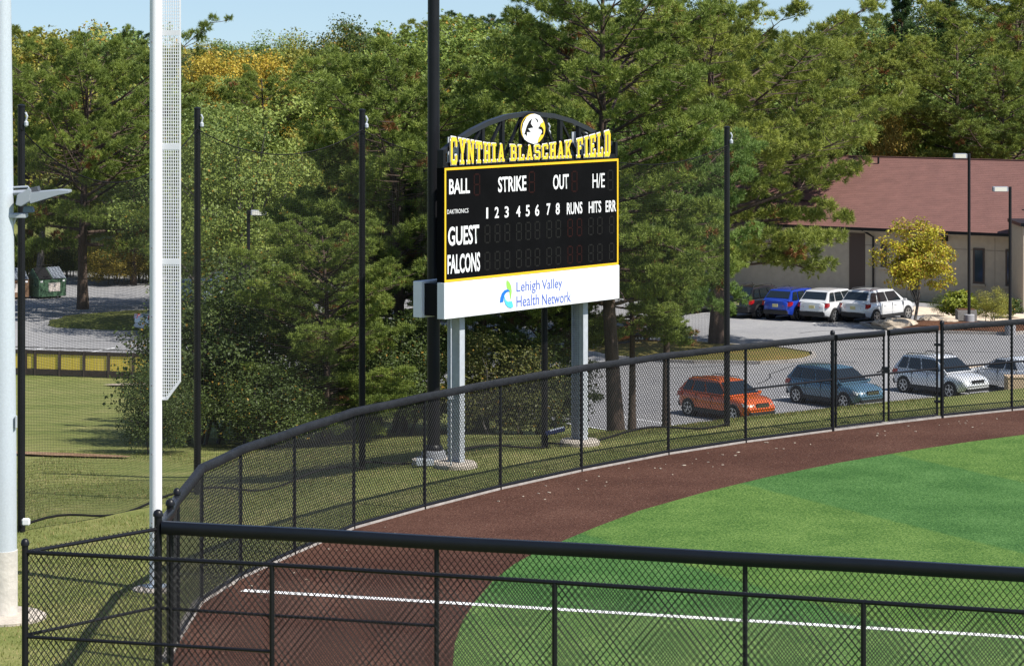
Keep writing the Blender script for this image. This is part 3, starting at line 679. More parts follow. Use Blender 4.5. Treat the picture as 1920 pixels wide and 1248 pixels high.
# arched truss with the name of the field
ARC = []
for xx, yy in ((836, 285), (862, 264), (890, 246), (920, 231), (955, 219), (997, 213), (1040, 217), (1075, 227), (1105, 241), (1130, 256), (1150, 270)): ARC.append(buz(xx, yy))
TB = ZT + 0.06
mb = MB()
for a, b in zip(ARC, ARC[1:]): mb.bar(L3(*a, -0.1), L3(*b, -0.1), 0.13, up=(0, 0, 1), ht=0.11)
mb.build('arch_chord', mat('arch_black', (0.02, 0.022, 0.028), 0.35), sb)
slab(-0.02, BW, TB - 0.05, TB + 0.06, -0.2, -0.03).build('base_chord', BLKPOLE, sb)
def arcz(u):
    for a, b in zip(ARC, ARC[1:]):
        if a[0] <= u <= b[0]: return a[1] + (b[1] - a[1]) * (u - a[0]) / (b[0] - a[0])
    return ARC[-1][1]
nb = 9; us = [BW * k / nb for k in range(1, nb)]
for i, u_ in enumerate(us):
    MB().bar(L3(u_, TB, -0.1), L3(u_, arcz(u_), -0.1), 0.10, up=tuple(BN)).build('truss_post', BLKPOLE, sb)
    v_ = us[i + 1] if i < nb // 2 and i + 1 < len(us) else us[i - 1]
    if i not in (3, 4): MB().bar(L3(u_, TB, -0.1), L3(v_, arcz(v_) - 0.03, -0.1), 0.06, up=tuple(BN)).build('truss_brace', BLKPOLE, sb)
for u_ in (0.02, BW - 0.05): slab(u_ - 0.03, u_ + 0.06, TB, TB + 0.36, -0.2, -0.02).build('end_plate', BLKPOLE, sb)
def strokes(ch):
    """slab-serif block letters as quads on a 4 x 7 grid (x0,x1,y0,y1) or four corner points"""
    V = lambda a, b, c, d: [(a, c), (b, c), (b, d), (a, d)]
    s = 1.15; serif = lambda x: [V(x - 0.45, x + s + 0.45, 0, 0.9), V(x - 0.45, x + s + 0.45, 6.1, 7)]
    if ch == 'C': return [V(0, s, 0.8, 6.2), V(0.4, 3.6, 0, 1.1), V(0.4, 3.6, 5.9, 7), V(2.85, 4, 0.7, 2.5), V(2.85, 4, 4.6, 6.3)]
    if ch == 'Y': return [V(1.4, 2.6, 0.5, 3.4), V(0.8, 3.2, 0, 0.9), [(0.1, 6.5), (1.4, 2.9), (2.5, 2.9), (1.3, 6.5)], [(2.7, 6.5), (1.6, 2.9), (2.6, 2.9), (3.9, 6.5)], V(-0.3, 1.6, 6.1, 7), V(2.4, 4.3, 6.1, 7)]
    if ch == 'N': return [V(0.2, 1.2, 0.4, 6.6), V(2.9, 3.9, 0.4, 6.6), [(0.3, 6.9), (2.8, 0), (3.9, 0), (1.4, 6.9)], V(-0.3, 1.7, 0, 0.9), V(-0.3, 1.3, 6.1, 7), V(2.4, 4.4, 6.1, 7)]
    if ch == 'T': return [V(1.4, 2.6, 0.5, 6.5), V(0.7, 3.3, 0, 0.9), V(0, 4, 5.9, 7), V(-0.1, 0.8, 4.7, 6), V(3.2, 4.1, 4.7, 6)]
    if ch == 'H': return [V(0.2, 1.35, 0.4, 6.6), V(2.65, 3.8, 0.4, 6.6), V(1.2, 2.8, 3, 4)] + [V(a, a + 1.95, c, c + 0.9) for a in (-0.2, 2.25) for c in (0, 6.1)]
    if ch == 'I': return [V(1.4, 2.6, 0.4, 6.6), V(0.8, 3.2, 0, 0.9), V(0.8, 3.2, 6.1, 7)]
    if ch == 'A': return [[(0.2, 0.4), (1.25, 0.4), (2.45, 7), (1.45, 7)], [(2.75, 0.4), (3.85, 0.4), (2.65, 7), (1.6, 7)], V(0.9, 3.1, 1.8, 2.8), V(-0.25, 1.6, 0, 0.9), V(2.4, 4.25, 0, 0.9)]
    if ch == 'B': return [V(0.3, 1.45, 0.4, 6.6), V(-0.2, 3.3, 0, 1), V(-0.2, 3.2, 6, 7), V(1.2, 3.2, 3.05, 4), V(2.8, 3.95, 0.6, 3.3), V(2.7, 3.8, 3.8, 6.4)]
    if ch == 'L': return [V(0.4, 1.55, 0.4, 6.6), V(-0.2, 3.8, 0, 1), V(-0.2, 2.1, 6.1, 7), V(2.9, 3.9, 0.7, 2.5)]
    if ch == 'S': return [V(0.3, 3.5, 0, 1.05), V(0.4, 3.5, 5.95, 7), V(0.5, 3.5, 3, 4.05), V(0, 1.15, 3.6, 6.5), V(2.85, 4, 0.6, 3.5), V(0, 1.1, 0.5, 2.1), V(2.9, 4, 5, 6.5)]
    if ch == 'K': return [V(0.2, 1.35, 0.4, 6.6), [(1.2, 3.0), (3.0, 6.5), (4.1, 6.5), (1.3, 2.0)], [(1.7, 3.6), (2.9, 0.4), (4.1, 0.4), (2.4, 4.6)], V(-0.25, 1.8, 0, 0.9), V(-0.25, 1.8, 6.1, 7), V(2.4, 4.35, 0, 0.9), V(2.4, 4.3, 6.1, 7)]
    if ch == 'F': return [V(0.4, 1.55, 0.4, 6.6), V(-0.2, 2.2, 0, 0.9), V(-0.2, 3.9, 5.95, 7), V(1.3, 2.9, 3, 4), V(2.9, 3.95, 4.6, 6.2)]
    if ch == 'E': return [V(0.4, 1.55, 0.4, 6.6), V(-0.2, 3.9, 0, 1.05), V(-0.2, 3.9, 5.95, 7), V(1.3, 2.9, 3, 4), V(2.9, 3.95, 4.7, 6.2), V(2.95, 4, 0.8, 2.3)]
    if ch == 'D': return [V(0.3, 1.45, 0.4, 6.6), V(-0.2, 3.2, 0, 1.05), V(-0.2, 3.2, 5.95, 7), V(2.85, 4, 0.9, 6.1), V(2.5, 3.6, 0.4, 6.6)]
    return []
NAME = 'CYNTHIA BLASCHAK FIELD'
ua, ub = bu(841), bu(1144); ztop_tab = [(0.0, 0.66), (0.22, 0.46), (0.45, 0.355), (0.55, 0.355), (0.78, 0.46), (1.0, 0.66)]
cw = {'I': 0.72, ' ': 0.55}; tot = sum(cw.get(c, 1.0) for c in NAME); cur = 0.0; zbase = ZT + 0.07
for ch in NAME:
    wd = cw.get(ch, 1.0) / tot * (ub - ua)
    if ch != ' ':
        for lay, (grow, n_, m_, nm) in enumerate(((0.5, 0.0, BLKM, 'letter_backing'), (0.25, 0.02, WTXT, 'letter_outline'), (0.0, 0.04, YELL, 'letter'))):  # layers: black backing, white outline, yellow face
            mb = MB(); base_o = None
            for si, q in enumerate(strokes(ch)):
                cx = sum(p[0] for p in q) / 4; cy = sum(p[1] for p in q) / 4; pts = []
                for (x, y) in q:
                    x += grow * (1 if x > cx else -1) * 0.62; y += grow * (1 if y > cy else -1)
                    gx0, gw = (0.55, 2.9) if ch == 'I' else (-0.3, 4.6)
                    u_ = ua + cur + wd * (0.07 + 0.86 * (x - gx0) / gw); f = (u_ - ua) / (ub - ua)
                    hh = interp(min(1, max(0, f)), ztop_tab); lift = 0.02 * (1 - abs(2 * f - 1)) 
                    pts.append(L3(u_, zbase + lift + hh * y / 7.0, n_ + si * 0.0006))
                mb.add(pts, [(0, 1, 2, 3)])
            o = mb.build(nm, m_, sb)
    cur += wd
# oval falcon emblem
ez = lambda a, b: (820 + a / 5.486, 200 + b / 5.486)
def oval(cx, cy, rx, ry, k=40): return [(cx + rx * math.cos(2 * math.pi * i / k), cy - ry * math.sin(2 * math.pi * i / k)) for i in range(k)]
mb = MB(); q = [buz(*ez(*p)) for p in oval(973, 226, 136, 162)]
mb.prism(q, 0.0, 0.03, lambda a, b, h: L3(a, b, h)); em = mb.build('emblem_disc', BLKM, sb)
lmesh('emblem_ring', [oval(973, 226, 126, 152)], YELL, 0.033, ez)
lmesh('emblem_field', [oval(970, 227, 117, 145)], BLKM, 0.035, ez)
lmesh('emblem_head', [[(868, 300), (858, 240), (872, 170), (905, 110), (945, 82), (990, 74), (1040, 92), (1068, 130), (1078, 160), (1050, 175), (1040, 200), (1022, 225), (1058, 240), (1064, 262), (1048, 290), (1028, 330), (1016, 378), (975, 384), (925, 366), (885, 338)]], WTXT, 0.037, ez)
lmesh('emblem_beak', [[(1050, 172), (1074, 168), (1092, 205), (1088, 250), (1080, 280), (1072, 238), (1048, 215)]], YELL, 0.039, ez)
lmesh('emblem_throat', [[(1052, 290), (1078, 290), (1068, 325), (1040, 358), (1020, 372), (1030, 330)]], YELL, 0.039, ez)
lmesh('emblem_marks', [[(962, 120), (930, 152), (905, 205), (880, 290), (893, 285), (912, 308), (908, 262), (948, 262), (920, 225), (975, 215), (948, 175)], [(988, 120), (1012, 126), (1026, 150), (1022, 168), (1008, 140)], [(1030, 212), (1060, 206), (1080, 236), (1078, 272), (1062, 240)]], BLKM, 0.041, ez)

# ------------------------------------------------------------------ cars
GLASS = mat('car_glass', (0.012, 0.017, 0.02), 0.06, spec=0.8); TYRE = mat('tyre', (0.013, 0.013, 0.013), 0.85)
RIM = mat('alloy_rim', (0.45, 0.46, 0.47), 0.3, 0.8); TRIM = mat('dark_trim', (0.018, 0.018, 0.02), 0.6); CHROME = mat('chrome', (0.7, 0.7, 0.72), 0.15, 1.0)
LAMP = mat('headlamp', (0.62, 0.66, 0.70), 0.1, 0.2, coat=1.0); TAIL = mat('tail_lamp', (0.35, 0.01, 0.012), 0.2, coat=1.0); PLATE = mat('plate', (0.70, 0.62, 0.30), 0.5)
def paint(name, c): return mat('paint_' + name, c, 0.32, 0.15, coat=1.0, var=0.04, scale=0.8)
def car(label, pos, heading, color, L=4.45, Wd=1.8, H=1.62, hood=1.0, belt=1.06, wr=0.345, sedan=False, clad=True, rails=True, detail=True, group=None, rimm=RIM, grille='bar', sc_=1.0, rear=0.62):
    e = tag(empty('parked_car', pos, math.atan2(heading.y, heading.x)), label, 'car', group or 'cars parked in the lot'); e.scale = (sc_,) * 3
    h = L / 2; w2 = Wd / 2; zb = 0.24
    # stations: x, half width, bottom, top
    if sedan: top = [(-h, 0.72), (-h + 0.05, 0.9), (-h + 0.25, 1.0), (-h + 0.9, 1.02), (0, 0.95), (h - 1.25, 0.92), (h - 0.6, 0.82), (h - 0.18, 0.68), (h - 0.03, 0.56), (h, 0.5)]
    else: top = [(-h, 0.80), (-h + 0.04, belt - 0.06), (-h + 0.16, belt), (-h + 0.9, belt), (0, belt - 0.02), (h - 1.15, hood + 0.03), (h - 0.6, hood - 0.02), (h - 0.2, hood - 0.13), (h - 0.04, hood - 0.28), (h, hood - 0.36)]
    xs = sorted(set([t[0] for t in top] + [-h + 0.45, -h + 1.3, -0.5, 0.5, h - 0.9, h - 0.4])); V = []; n = 18
    for x in xs:
        zt = interp(x, top); d = min(x + h, h - x); k = 1 - 0.20 * max(0, 1 - d / 0.55) ** 2 - 0.03 * max(0, 1 - d / 1.4); ww = w2 * k; b0 = zb + 0.16 * max(0, 1 - d / 0.5)
        half = [(0.0, b0), (ww * 0.7, b0), (ww * 0.93, b0 + 0.03), (ww * 0.99, b0 + 0.16), (ww, b0 + (zt - b0) * 0.45), (ww * 0.985, b0 + (zt - b0) * 0.72), (ww * 0.95, zt - 0.08), (ww * 0.88, zt - 0.015), (ww * 0.6, zt + 0.015), (0.0, zt + 0.03)]
        ring = half + [(-a, b) for a, b in half[-2:0:-1]]; n = len(ring); V += [(x, a, b) for a, b in ring]
    Fc = [(i * n + k, i * n + (k + 1) % n, (i + 1) * n + (k + 1) % n, (i + 1) * n + k) for i in range(len(xs) - 1) for k in range(n)] + [tuple(range(n)), tuple(range(len(V) - n, len(V)))]
    mb = MB().add(V, Fc)
    # greenhouse
    if sedan: xa, xb, xc, xd = h - 1.35, h - 2.15, -h + 1.35, -h + 0.55
    else: xa, xb, xc, xd = h - 1.05, h - 1.95, -h + rear, -h + 0.10
    zg = (0.93 if sedan else belt - 0.03); wb, wt = w2 * 0.93, w2 * 0.74
    rows = [(xa, wb, zg), (xb, wt, H - 0.05), ((xb + xc) / 2, wt * 0.99, H), (xc, wt * 0.98, H - 0.06), (xd, wb * 0.96, zg)]
    gv = []; 
    for (x, ww, z) in rows: gv += [(x, ww, z), (x, ww * 0.6, z + 0.025), (x, -ww * 0.6, z + 0.025), (x, -ww, z)]
    gf_ = [(i * 4 + k, i * 4 + k + 1, (i + 1) * 4 + k + 1, (i + 1) * 4 + k) for i in range(4) for k in range(3)]
    gv += [((xb + xc) / 2, wb, zg), ((xb + xc) / 2, -wb, zg)]
    gf_ += [(0, 4, 8, 20), (8, 12, 16, 20), (3, 7, 11, 21), (11, 15, 19, 21), (0, 20, 16), (3, 21, 19), (0, 3, 19, 16)]
    mb.add(gv, gf_); bo = mb.build('body', color, e, sm=True)
    def pane(name, pts, m=GLASS, off=0.008, inset=0.0):
        pts = [Vector(p) for p in pts]; c = sum(pts, Vector()) / len(pts); nrm = (pts[1] - pts[0]).cross(pts[2] - pts[0]).normalized()
        if nrm.dot(c - Vector((0, 0, 0.8))) < 0: nrm = -nrm
        q = [c + (p - c) * (1 - inset) + nrm * off for p in pts]; k = len(q)
        return MB().add(q, [tuple(range(k))]).build(name, m, e)
    lerp = lambda a, b, t: Vector(a).lerp(Vector(b), t)
    A0, B0_ = Vector((xa, wb, zg)), Vector((xb, wt, H - 0.05)); C0, D0 = Vector((xc, wt * 0.98, H - 0.06)), Vector((xd, wb * 0.96, zg)); M0 = Vector(((xb + xc) / 2, wt * 1.02, H)); MB0 = Vector(((xb + xc) / 2, wb, zg))
    mir = lambda v: Vector((v.x, -v.y, v.z))
    pane('windshield', [lerp(A0, B0_, 0.06), lerp(A0, B0_, 0.92), mir(lerp(A0, B0_, 0.92)), mir(lerp(A0, B0_, 0.06))], inset=0.05, off=0.034)
    pane('rear_window', [lerp(D0, C0, 0.22), lerp(D0, C0, 0.9), mir(lerp(D0, C0, 0.9)), mir(lerp(D0, C0, 0.22))], inset=0.08, off=0.034)
    for f in (lambda v: v, mir):
        low_ = lambda t: lerp(A0, D0, t); topx = lambda t: lerp(B0_, C0, t) + Vector((0, 0, 0.0))
        for (a, b, c, d) in ((0.10, 0.44, 0.03, 0.42), (0.47, 0.72, 0.46, 0.76), (0.75, 0.92, 0.80, 0.97)):
            if sedan and a > 0.7: continue
            q = [lerp(low_(a), topx(c), 0.08), lerp(low_(b), topx(d), 0.08), lerp(low_(b), topx(d), 0.86), lerp(low_(a), topx(c), 0.86)]
            pane('side_window', [f(v) for v in q], off=0.04)
    for sx_ in (1, -1):
        for side in (1, -1):
            x = (h - 0.86) if sx_ > 0 else (-h + 0.82); y = side * (w2 - 0.11)
            MB().tube([(x, y - side * 0.12, wr), (x, side * (w2 + 0.004), wr)], wr + 0.065, 22).build('wheel_arch', TRIM if clad else BLKM, e, sm=True)
            wl = MB().tube([(x, y - side * 0.11, wr), (x, y + side * 0.10, wr), (x, y + side * 0.128, wr)], [wr, wr, wr * 0.93], 22).build('tyre', TYRE, e, sm=True)
            rm = MB(); yo = side * (w2 + 0.022)
            for k in range(5):
                q = 2 * math.pi * k / 5 + 0.3; rm.bar((x, yo, wr), (x + math.cos(q) * wr * 0.68, yo, wr + math.sin(q) * wr * 0.68), 0.075, up=(0, 1, 0), ht=0.02)
            rm.tube([(x, yo - side * 0.03, wr), (x, yo + side * 0.012, wr)], 0.07, 10)
            N_ = 22; ring = []
            for rr in (0.64, 0.74):
                for k in range(N_): q = 2 * math.pi * k / N_; ring.append((x + math.cos(q) * wr * rr, yo, wr + math.sin(q) * wr * rr))
            rm.add(ring, [(k, (k + 1) % N_, N_ + (k + 1) % N_, N_ + k) for k in range(N_)]); rm.build('rim', rimm, wl)
    if clad:
        for side in (1, -1): MB().box((0, side * (w2 - 0.012), zb + 0.09), (L - 1.75, 0.05, 0.17)).build('sill', TRIM, e, bevel=0.012)
    MB().box((h - 0.06, 0, 0.40), (0.16, Wd * 0.78, 0.17)).build('front_bumper', TRIM, e, bevel=0.03)
    MB().box((-h + 0.05, 0, 0.46), (0.16, Wd * 0.8, 0.24)).build('rear_bumper', TRIM if clad else color, e, bevel=0.03)
    if not detail: pass
    fz_ = hood - 0.25 if not sedan else 0.60
    for side in (1, -1):
        MB().prism([(h - 0.36, fz_ + 0.10), (h - 0.02, fz_ + 0.0), (h - 0.02, fz_ - 0.10), (h - 0.30, fz_ - 0.03)], side * (w2 * 0.50), side * (w2 * 0.925), lambda a, b, hh: Vector((a - 0.12 * max(0, abs(hh) - w2 * 0.6) / (w2 * 0.3), hh, b))).build('headlight', LAMP, e)
        MB().prism([(-h - 0.012, 0.78), (-h + 0.06, 1.0), (-h + 0.30, 1.0), (-h + 0.26, 0.84)], side * (w2 * 0.52), side * (w2 * 0.965), lambda a, b, hh: Vector((a + 0.1 * max(0, abs(hh) - w2 * 0.7) / (w2 * 0.3), hh, b))).build('tail_light', TAIL, e)
        MB().box((xa - 0.22, side * (w2 + 0.09), zg + 0.05), (0.12, 0.2, 0.13)).build('mirror', color, e, bevel=0.025)
        for dx in (0.55, -0.42): MB().box((dx - 0.25, side * (w2 * 0.99), zg - 0.17), (0.18, 0.035, 0.03)).build('door_handle', color, e)
        for dx in (h - 1.25, 0.02, -0.92): MB().box((dx, side * (w2 * 0.985), 0.68), (0.012, 0.03, 0.62)).build('door_seam', BLKM, e)
        MB().box((h - 0.03, side * w2 * 0.66, 0.44), (0.06, 0.17, 0.09)).build('fog_lamp', LAMP, e, bevel=0.015)
        if rails: MB().tube([(xb - 0.05, side * wt * 0.86, H - 0.03), (xb - 0.2, side * wt * 0.88, H + 0.05), (xc + 0.25, side * wt * 0.88, H + 0.045), (xc + 0.1, side * wt * 0.86, H - 0.03)], 0.018, 6).build('roof_rail', TRIM, e, sm=True)
    gm = MB()
    if grille == 'slots':
        for k in range(7): gm.box((h - 0.015, (k - 3) * 0.115, fz_ - 0.02), (0.05, 0.07, 0.16))
        gm.build('grille', TRIM, e)
    else:
        gm.box((h - 0.02, 0, fz_ - 0.04), (0.06, Wd * 0.40, 0.19)).build('grille', TRIM, e, bevel=0.02)
        for dz in (-0.045, 0.02): MB().box((h + 0.014, 0, fz_ - 0.04 + dz), (0.012, Wd * 0.36, 0.022)).build('grille_bar', CHROME, e)
    MB().box((h - 0.0, 0, 0.29), (0.12, Wd * 0.66, 0.045)).build('skid_plate', mat('silver_plastic', (0.4, 0.4, 0.42), 0.5), e, bevel=0.01)
    MB().box((-h - 0.008, 0, 0.80), (0.02, 0.32, 0.16)).build('licence_plate', PLATE, e)
    return e
def lotp(x, y): 
    v = W(x, y, LOT + 0.012); return v
ORG = paint('orange', (0.62, 0.105, 0.008)); WHT = paint('white', (0.72, 0.73, 0.74)); TEAL = paint('steel_blue', (0.075, 0.155, 0.22)); BLUE = paint('blue', (0.012, 0.045, 0.36)); DARK = paint('black', (0.012, 0.012, 0.014)); SILV = paint('silver', (0.32, 0.38, 0.42)); BRWN = paint('rust', (0.34, 0.09, 0.015))
car('bright orange crossover with roof rails parked behind the outfield fence', lotp(1362, 782), H1, ORG, 4.45, 1.8, 1.62, grille='bar', sc_=0.93)
car('steel blue crossover parked nose toward the gate', lotp(1566, 758), H1, TEAL, 4.55, 1.82, 1.66, clad=True, rails=False, sc_=0.94)
car('white crossover with slotted grille behind the right gate leaf', lotp(1764, 738), H1, WHT, 4.45, 1.81, 1.70, grille='slots', sc_=0.94)
car('white sedan at the right edge, tail toward the field', lotp(1893, 731), Vector((-0.72, 0.69, 0)), WHT, 4.5, 1.78, 1.44, sedan=True, clad=False, rails=False)
car('white crossover nearest the small yellow tree, in leaf shade', lotp(1646, 600), H2, WHT, 4.6, 1.84, 1.70, clad=True)
car('white crossover with sloping rear between the blue car and the other white one', lotp(1563, 598), Vector((0.60, 0.80, 0)), WHT, 4.48, 1.85, 1.66, clad=True, rails=False)
car('bright blue crossover second from the pine trunk', lotp(1495, 595), Vector((0.60, 0.80, 0)), BLUE, 4.45, 1.8, 1.62)
car('black crossover parked next to the blue one', lotp(1424, 591), Vector((0.60, 0.80, 0)), DARK, 4.6, 1.84, 1.68)
car('black car half hidden behind the pine trunk', lotp(1300, 585), Vector((0.74, 0.66, 0)), DARK, 4.8, 1.84, 1.72)
car('rust orange car hidden behind the central pine', lotp(1135, 652), Vector((0.8, 0.6, 0)), BRWN, 4.4, 1.8, 1.6)
car('silver hatchback behind the foul pole in the left lot', lotp(362, 571), Vector((-0.6, 0.8, 0)), SILV, 4.2, 1.75, 1.5, clad=False, rails=False)
car('pale silver sedan in front of the hatchback, left lot', lotp(338, 622), Vector((0.75, 0.66, 0)), paint('pale_silver', (0.45, 0.52, 0.58)), 4.6, 1.8, 1.45, sedan=True, clad=False, rails=False)
car('silver car at the far end of the left lot, tail lamp showing', lotp(432, 556), Vector((0.9, 0.44, 0)), SILV, 4.6, 1.8, 1.45, sedan=True, clad=False, rails=False)

# ------------------------------------------------------------------ dumpsters
DG = mat('dumpster_green', (0.055, 0.12, 0.065), 0.6, var=0.3, scale=4); LID = mat('dumpster_lid', (0.16, 0.18, 0.21), 0.4, var=0.2, scale=6)
def dumpster(pos, rz, label, m=DG):
    e = tag(empty('dumpster', pos, rz), label, 'dumpster', 'dumpsters in the left lot'); w_, d_ = 1.75, 1.55
    pr = [(-d_ / 2, 0.12), (d_ / 2, 0.12), (d_ / 2, 1.05), (0.0, 1.72), (-d_ / 2, 1.12)]
    MB().prism(pr, -w_ / 2, w_ / 2, lambda a, b, h: Vector((h, a, b))).build('bin', m, e, bevel=0.012)
    for s_ in (-1, 1):
        MB().add([(s_ * 0.03, -0.02, 1.735), (s_ * 0.85, -0.02, 1.735), (s_ * 0.85, -d_ / 2 - 0.04, 1.14), (s_ * 0.03, -d_ / 2 - 0.04, 1.14)], [(0, 1, 2, 3)]).build('lid', LID if s_ > 0 else BLKM, e)
        for k in range(4):
            if s_ > 0: xk = 0.14 + 0.2 * k; MB().bar((xk, -0.03, 1.75), (xk, -d_ / 2 - 0.02, 1.165), 0.05, ht=0.03).build('lid_rib', LID, e)
        MB().box((s_ * (w_ / 2 + 0.04), 0, 0.75), (0.08, 0.9, 0.12)).build('fork_pocket', m, e)
    MB().box((0.12, -d_ / 2 - 0.008, 0.66), (0.75, 0.012, 0.5)).build('notice', mat('worn_notice', (0.62, 0.55, 0.50), 0.8, var=0.3, scale=14), e)
    for x in (-0.7, 0.72): MB().box((x, -d_ / 2 - 0.008, 1.0), (0.14, 0.012, 0.1)).build('label_plate', WHITEP, e)
    MB().tube([(-0.6, 0.1, 1.7), (-0.6, 0.1, 1.85), (0.5, 0.1, 1.85), (0.5, 0.1, 1.7)], 0.02, 6).build('lid_bar', BLKM, e, sm=True)
    for x in (-0.6, 0.6):
        for y in (-0.55, 0.55): MB().tube([(x - 0.03, y, 0.07), (x + 0.03, y, 0.07)], 0.07, 8).build('caster', BLKM, e)
dumpster(W(86, 558, LOT), math.radians(38), 'green dumpster with a worn notice, under the left pine')
dumpster(W(18, 560, LOT), math.radians(30), 'dumpster half hidden behind the grey light pole', mat('dumpster_brown', (0.16, 0.09, 0.05), 0.7, var=0.3, scale=4))

# ------------------------------------------------------------------ yellow picket fence
PBR = mat('brown_rail', (0.05, 0.035, 0.03), 0.7, var=0.3, scale=5); PYE = mat('yellow_picket', (0.74, 0.56, 0.085), 0.65, var=0.12, scale=6)
a = W(8, 701, LOT); b = W(330, 712, LOT); pf = tag(empty('picket_fence', a), 'low fence of yellow pickets between dark posts beside the left lot', 'fence')
d = b - a; Lf = d.length; t = d.normalized()
for s_ in (0.2, 1.05, 1.5) + tuple(1.5 + 1.16 * k for k in range(1, 6)):
    if s_ < Lf: MB().box(t * s_ + Vector((0, 0, 0.55)), (0.13, 0.13, 1.12)).build('post', PBR, pf, bevel=0.01)
MB().bar(Vector((0, 0, 1.02)), t * Lf + Vector((0, 0, 1.02)), 0.12, ht=0.16).build('top_rail', PBR, pf)
MB().bar(Vector((0, 0, 0.16)), t * Lf + Vector((0, 0, 0.16)), 0.12, ht=0.26).build('bottom_beam', PBR, pf)
MB().tube([Vector((0, 0, 1.16)), t * 0.4 + Vector((0, 0, 1.22)), t * Lf + Vector((0, 0, 1.2))], 0.02, 6).build('hand_rail', BLKM, pf)
pk = MB().box((0, 0, 0.62), (0.098, 0.03, 0.72)).build('picket', PYE, None); pkd = pk.data; bpy.data.objects.remove(pk)
k = 0
while k * 0.115 < Lf:
    o = bpy.data.objects.new('picket', pkd); o.location = t * k * 0.115 + Vector((t.y, -t.x, 0)) * 0.02; o.rotation_euler = (0, 0, math.atan2(t.y, t.x)); link(o, pf); k += 1

# ------------------------------------------------------------------ parking lot lamp posts
def lamp_post(x, ybase, D, ytop, head_w, label, hx=-1, base_z=None):
    p = P(x, ybase, D); p.z = LOT if base_z is None else base_z; zt = CH - (ytop - YH) * D / F - p.z
    e = tag(empty('lamp_post', p), label, 'lamp post', 'lamp posts round the lots')
    MB().tube([(0, 0, 0), (0, 0, zt)], [0.085, 0.075], 8).build('shaft', BLKPOLE, e, sm=True)
    MB().lathe((0, 0, -0.1), [(0.28, 0), (0.28, 0.75), (0.25, 0.78)], 14).build('base', mat('lamp_base', (0.30, 0.30, 0.31), 0.8), e, sm=True)
    MB().box((hx * (0.12 + head_w / 2), 0, zt - 0.12), (head_w, 0.42, 0.24)).build('lamp_head', mat('lamp_head_grey', (0.34, 0.36, 0.40), 0.45), e, bevel=0.02)
    MB().box((hx * (0.12 + head_w / 2), -0.215, zt - 0.12), (head_w * 0.8, 0.012, 0.2)).build('lens', mat('lamp_lens', (0.75, 0.72, 0.62), 0.3), e)
    MB().box((hx * 0.08, 0, zt - 0.1), (0.14, 0.1, 0.1)).build('arm', BLKPOLE, e)
lamp_post(1817, 604, 150, 288, 0.68, 'taller black lamp post with bright lens before the red roof')
lamp_post(1894, 604, 146, 350, 0.75, 'shorter black lamp post near the right edge')
lamp_post(466, 520, 138, 394, 0.7, 'lamp post with pale head among the trees in the left lot', hx=1)
lamp_post(1757, 300, 200, 222, 0.7, 'dark lamp post in the shade of the trees above the red roof', base_z=-3.5)

# ------------------------------------------------------------------ brown building with red roof
ED = Vector((0.817, -0.576, 0)); EN = Vector((-0.576, -0.817, 0)); E0 = Vector((19.4, 167.0, 0)); ZE = -0.65
bl = tag(empty('brown_building', E0 + Vector((0, 0, LOT))), 'low tan building with a broad red shingle roof', 'building')
def BP(t_, z, n_=0.0): return ED * t_ + EN * n_ + Vector((0, 0, z - LOT))
WALL = mat('tan_block_wall', (0.42, 0.36, 0.28), 0.9, var=0.08, scale=3); ROOF = mat('red_shingle', (0.165, 0.076, 0.062), 0.9, var=0.15, scale=1.2, bump=0.35, bscale=30, stretch=(1, 1, 3))
def bslab(t0, t1, z0, z1, n0, n1): return MB().add([BP(t_, z, n_) for n_ in (n0, n1) for (t_, z) in ((t0, z0), (t1, z0), (t1, z1), (t0, z1))], [(3, 2, 1, 0), (4, 5, 6, 7), (0, 1, 5, 4), (1, 2, 6, 5), (2, 3, 7, 6), (3, 0, 4, 7)])
t0, t1 = -16.0, 24.0
bslab(t0, t1, LOT - 0.2, ZE - 0.1, -15, -0.6).build('wall', WALL, bl)
rz_ = 3.0; mb = MB()
for k in range(40):                         # shingle courses, each a little proud of the one above
    f0, f1 = k / 40, (k + 1) / 40
    mb.add([BP(ta, ZE + (rz_ - ZE) * f + dz, -8.0 * f + 0.05) for (f, dz) in ((f0, 0.006), (f1, 0.0)) for ta in (t0 - 0.5, t1)] + [BP(ta, ZE + (rz_ - ZE) * f0, 0.05 - 8.0 * f0) for ta in (t0 - 0.5, t1)], [(0, 1, 3, 2), (4, 5, 1, 0)])
rf = mb.build('roof', ROOF, bl)
mb = MB().add([BP(t0 - 0.5, rz_ - 0.02, -8.0), BP(t1, rz_ - 0.02, -8.0), BP(t1, ZE, -16.2), BP(t0 - 0.5, ZE, -16.2)], [(0, 1, 2, 3)]); mb.build('rear_roof', ROOF, bl)
MB().add([BP(t0 - 0.3, ZE - 0.1, -0.6), BP(t0 - 0.3, rz_ - 0.1, -8), BP(t0 - 0.3, ZE - 0.1, -15.5)], [(0, 1, 2)]).build('gable', WALL, bl)
bslab(t0 - 0.5, t1, rz_ - 0.03, rz_ + 0.06, -8.15, -7.9).build('ridge_cap', ROOF, bl)
bslab(t0 - 0.5, t1, ZE - 0.16, ZE + 0.0, 0.02, 0.16).build('gutter', BLKPOLE, bl, bevel=0.02)
bslab(t0 - 0.5, t1, ZE - 0.24, ZE - 0.17, -0.6, 0.05).build('soffit', mat('soffit_tan', (0.36, 0.30, 0.23), 0.9), bl)
def bt(x):                                   # photo column -> metres along the wall
    kk = (x - 960) / F; b0 = E0 + EN * -0.6; return (kk * b0.y - b0.x) / (ED.x - kk * ED.y)
def bz(x, y): return CH - (y - YH) * (E0.y + 0.49 + ED.y * bt(x)) / F
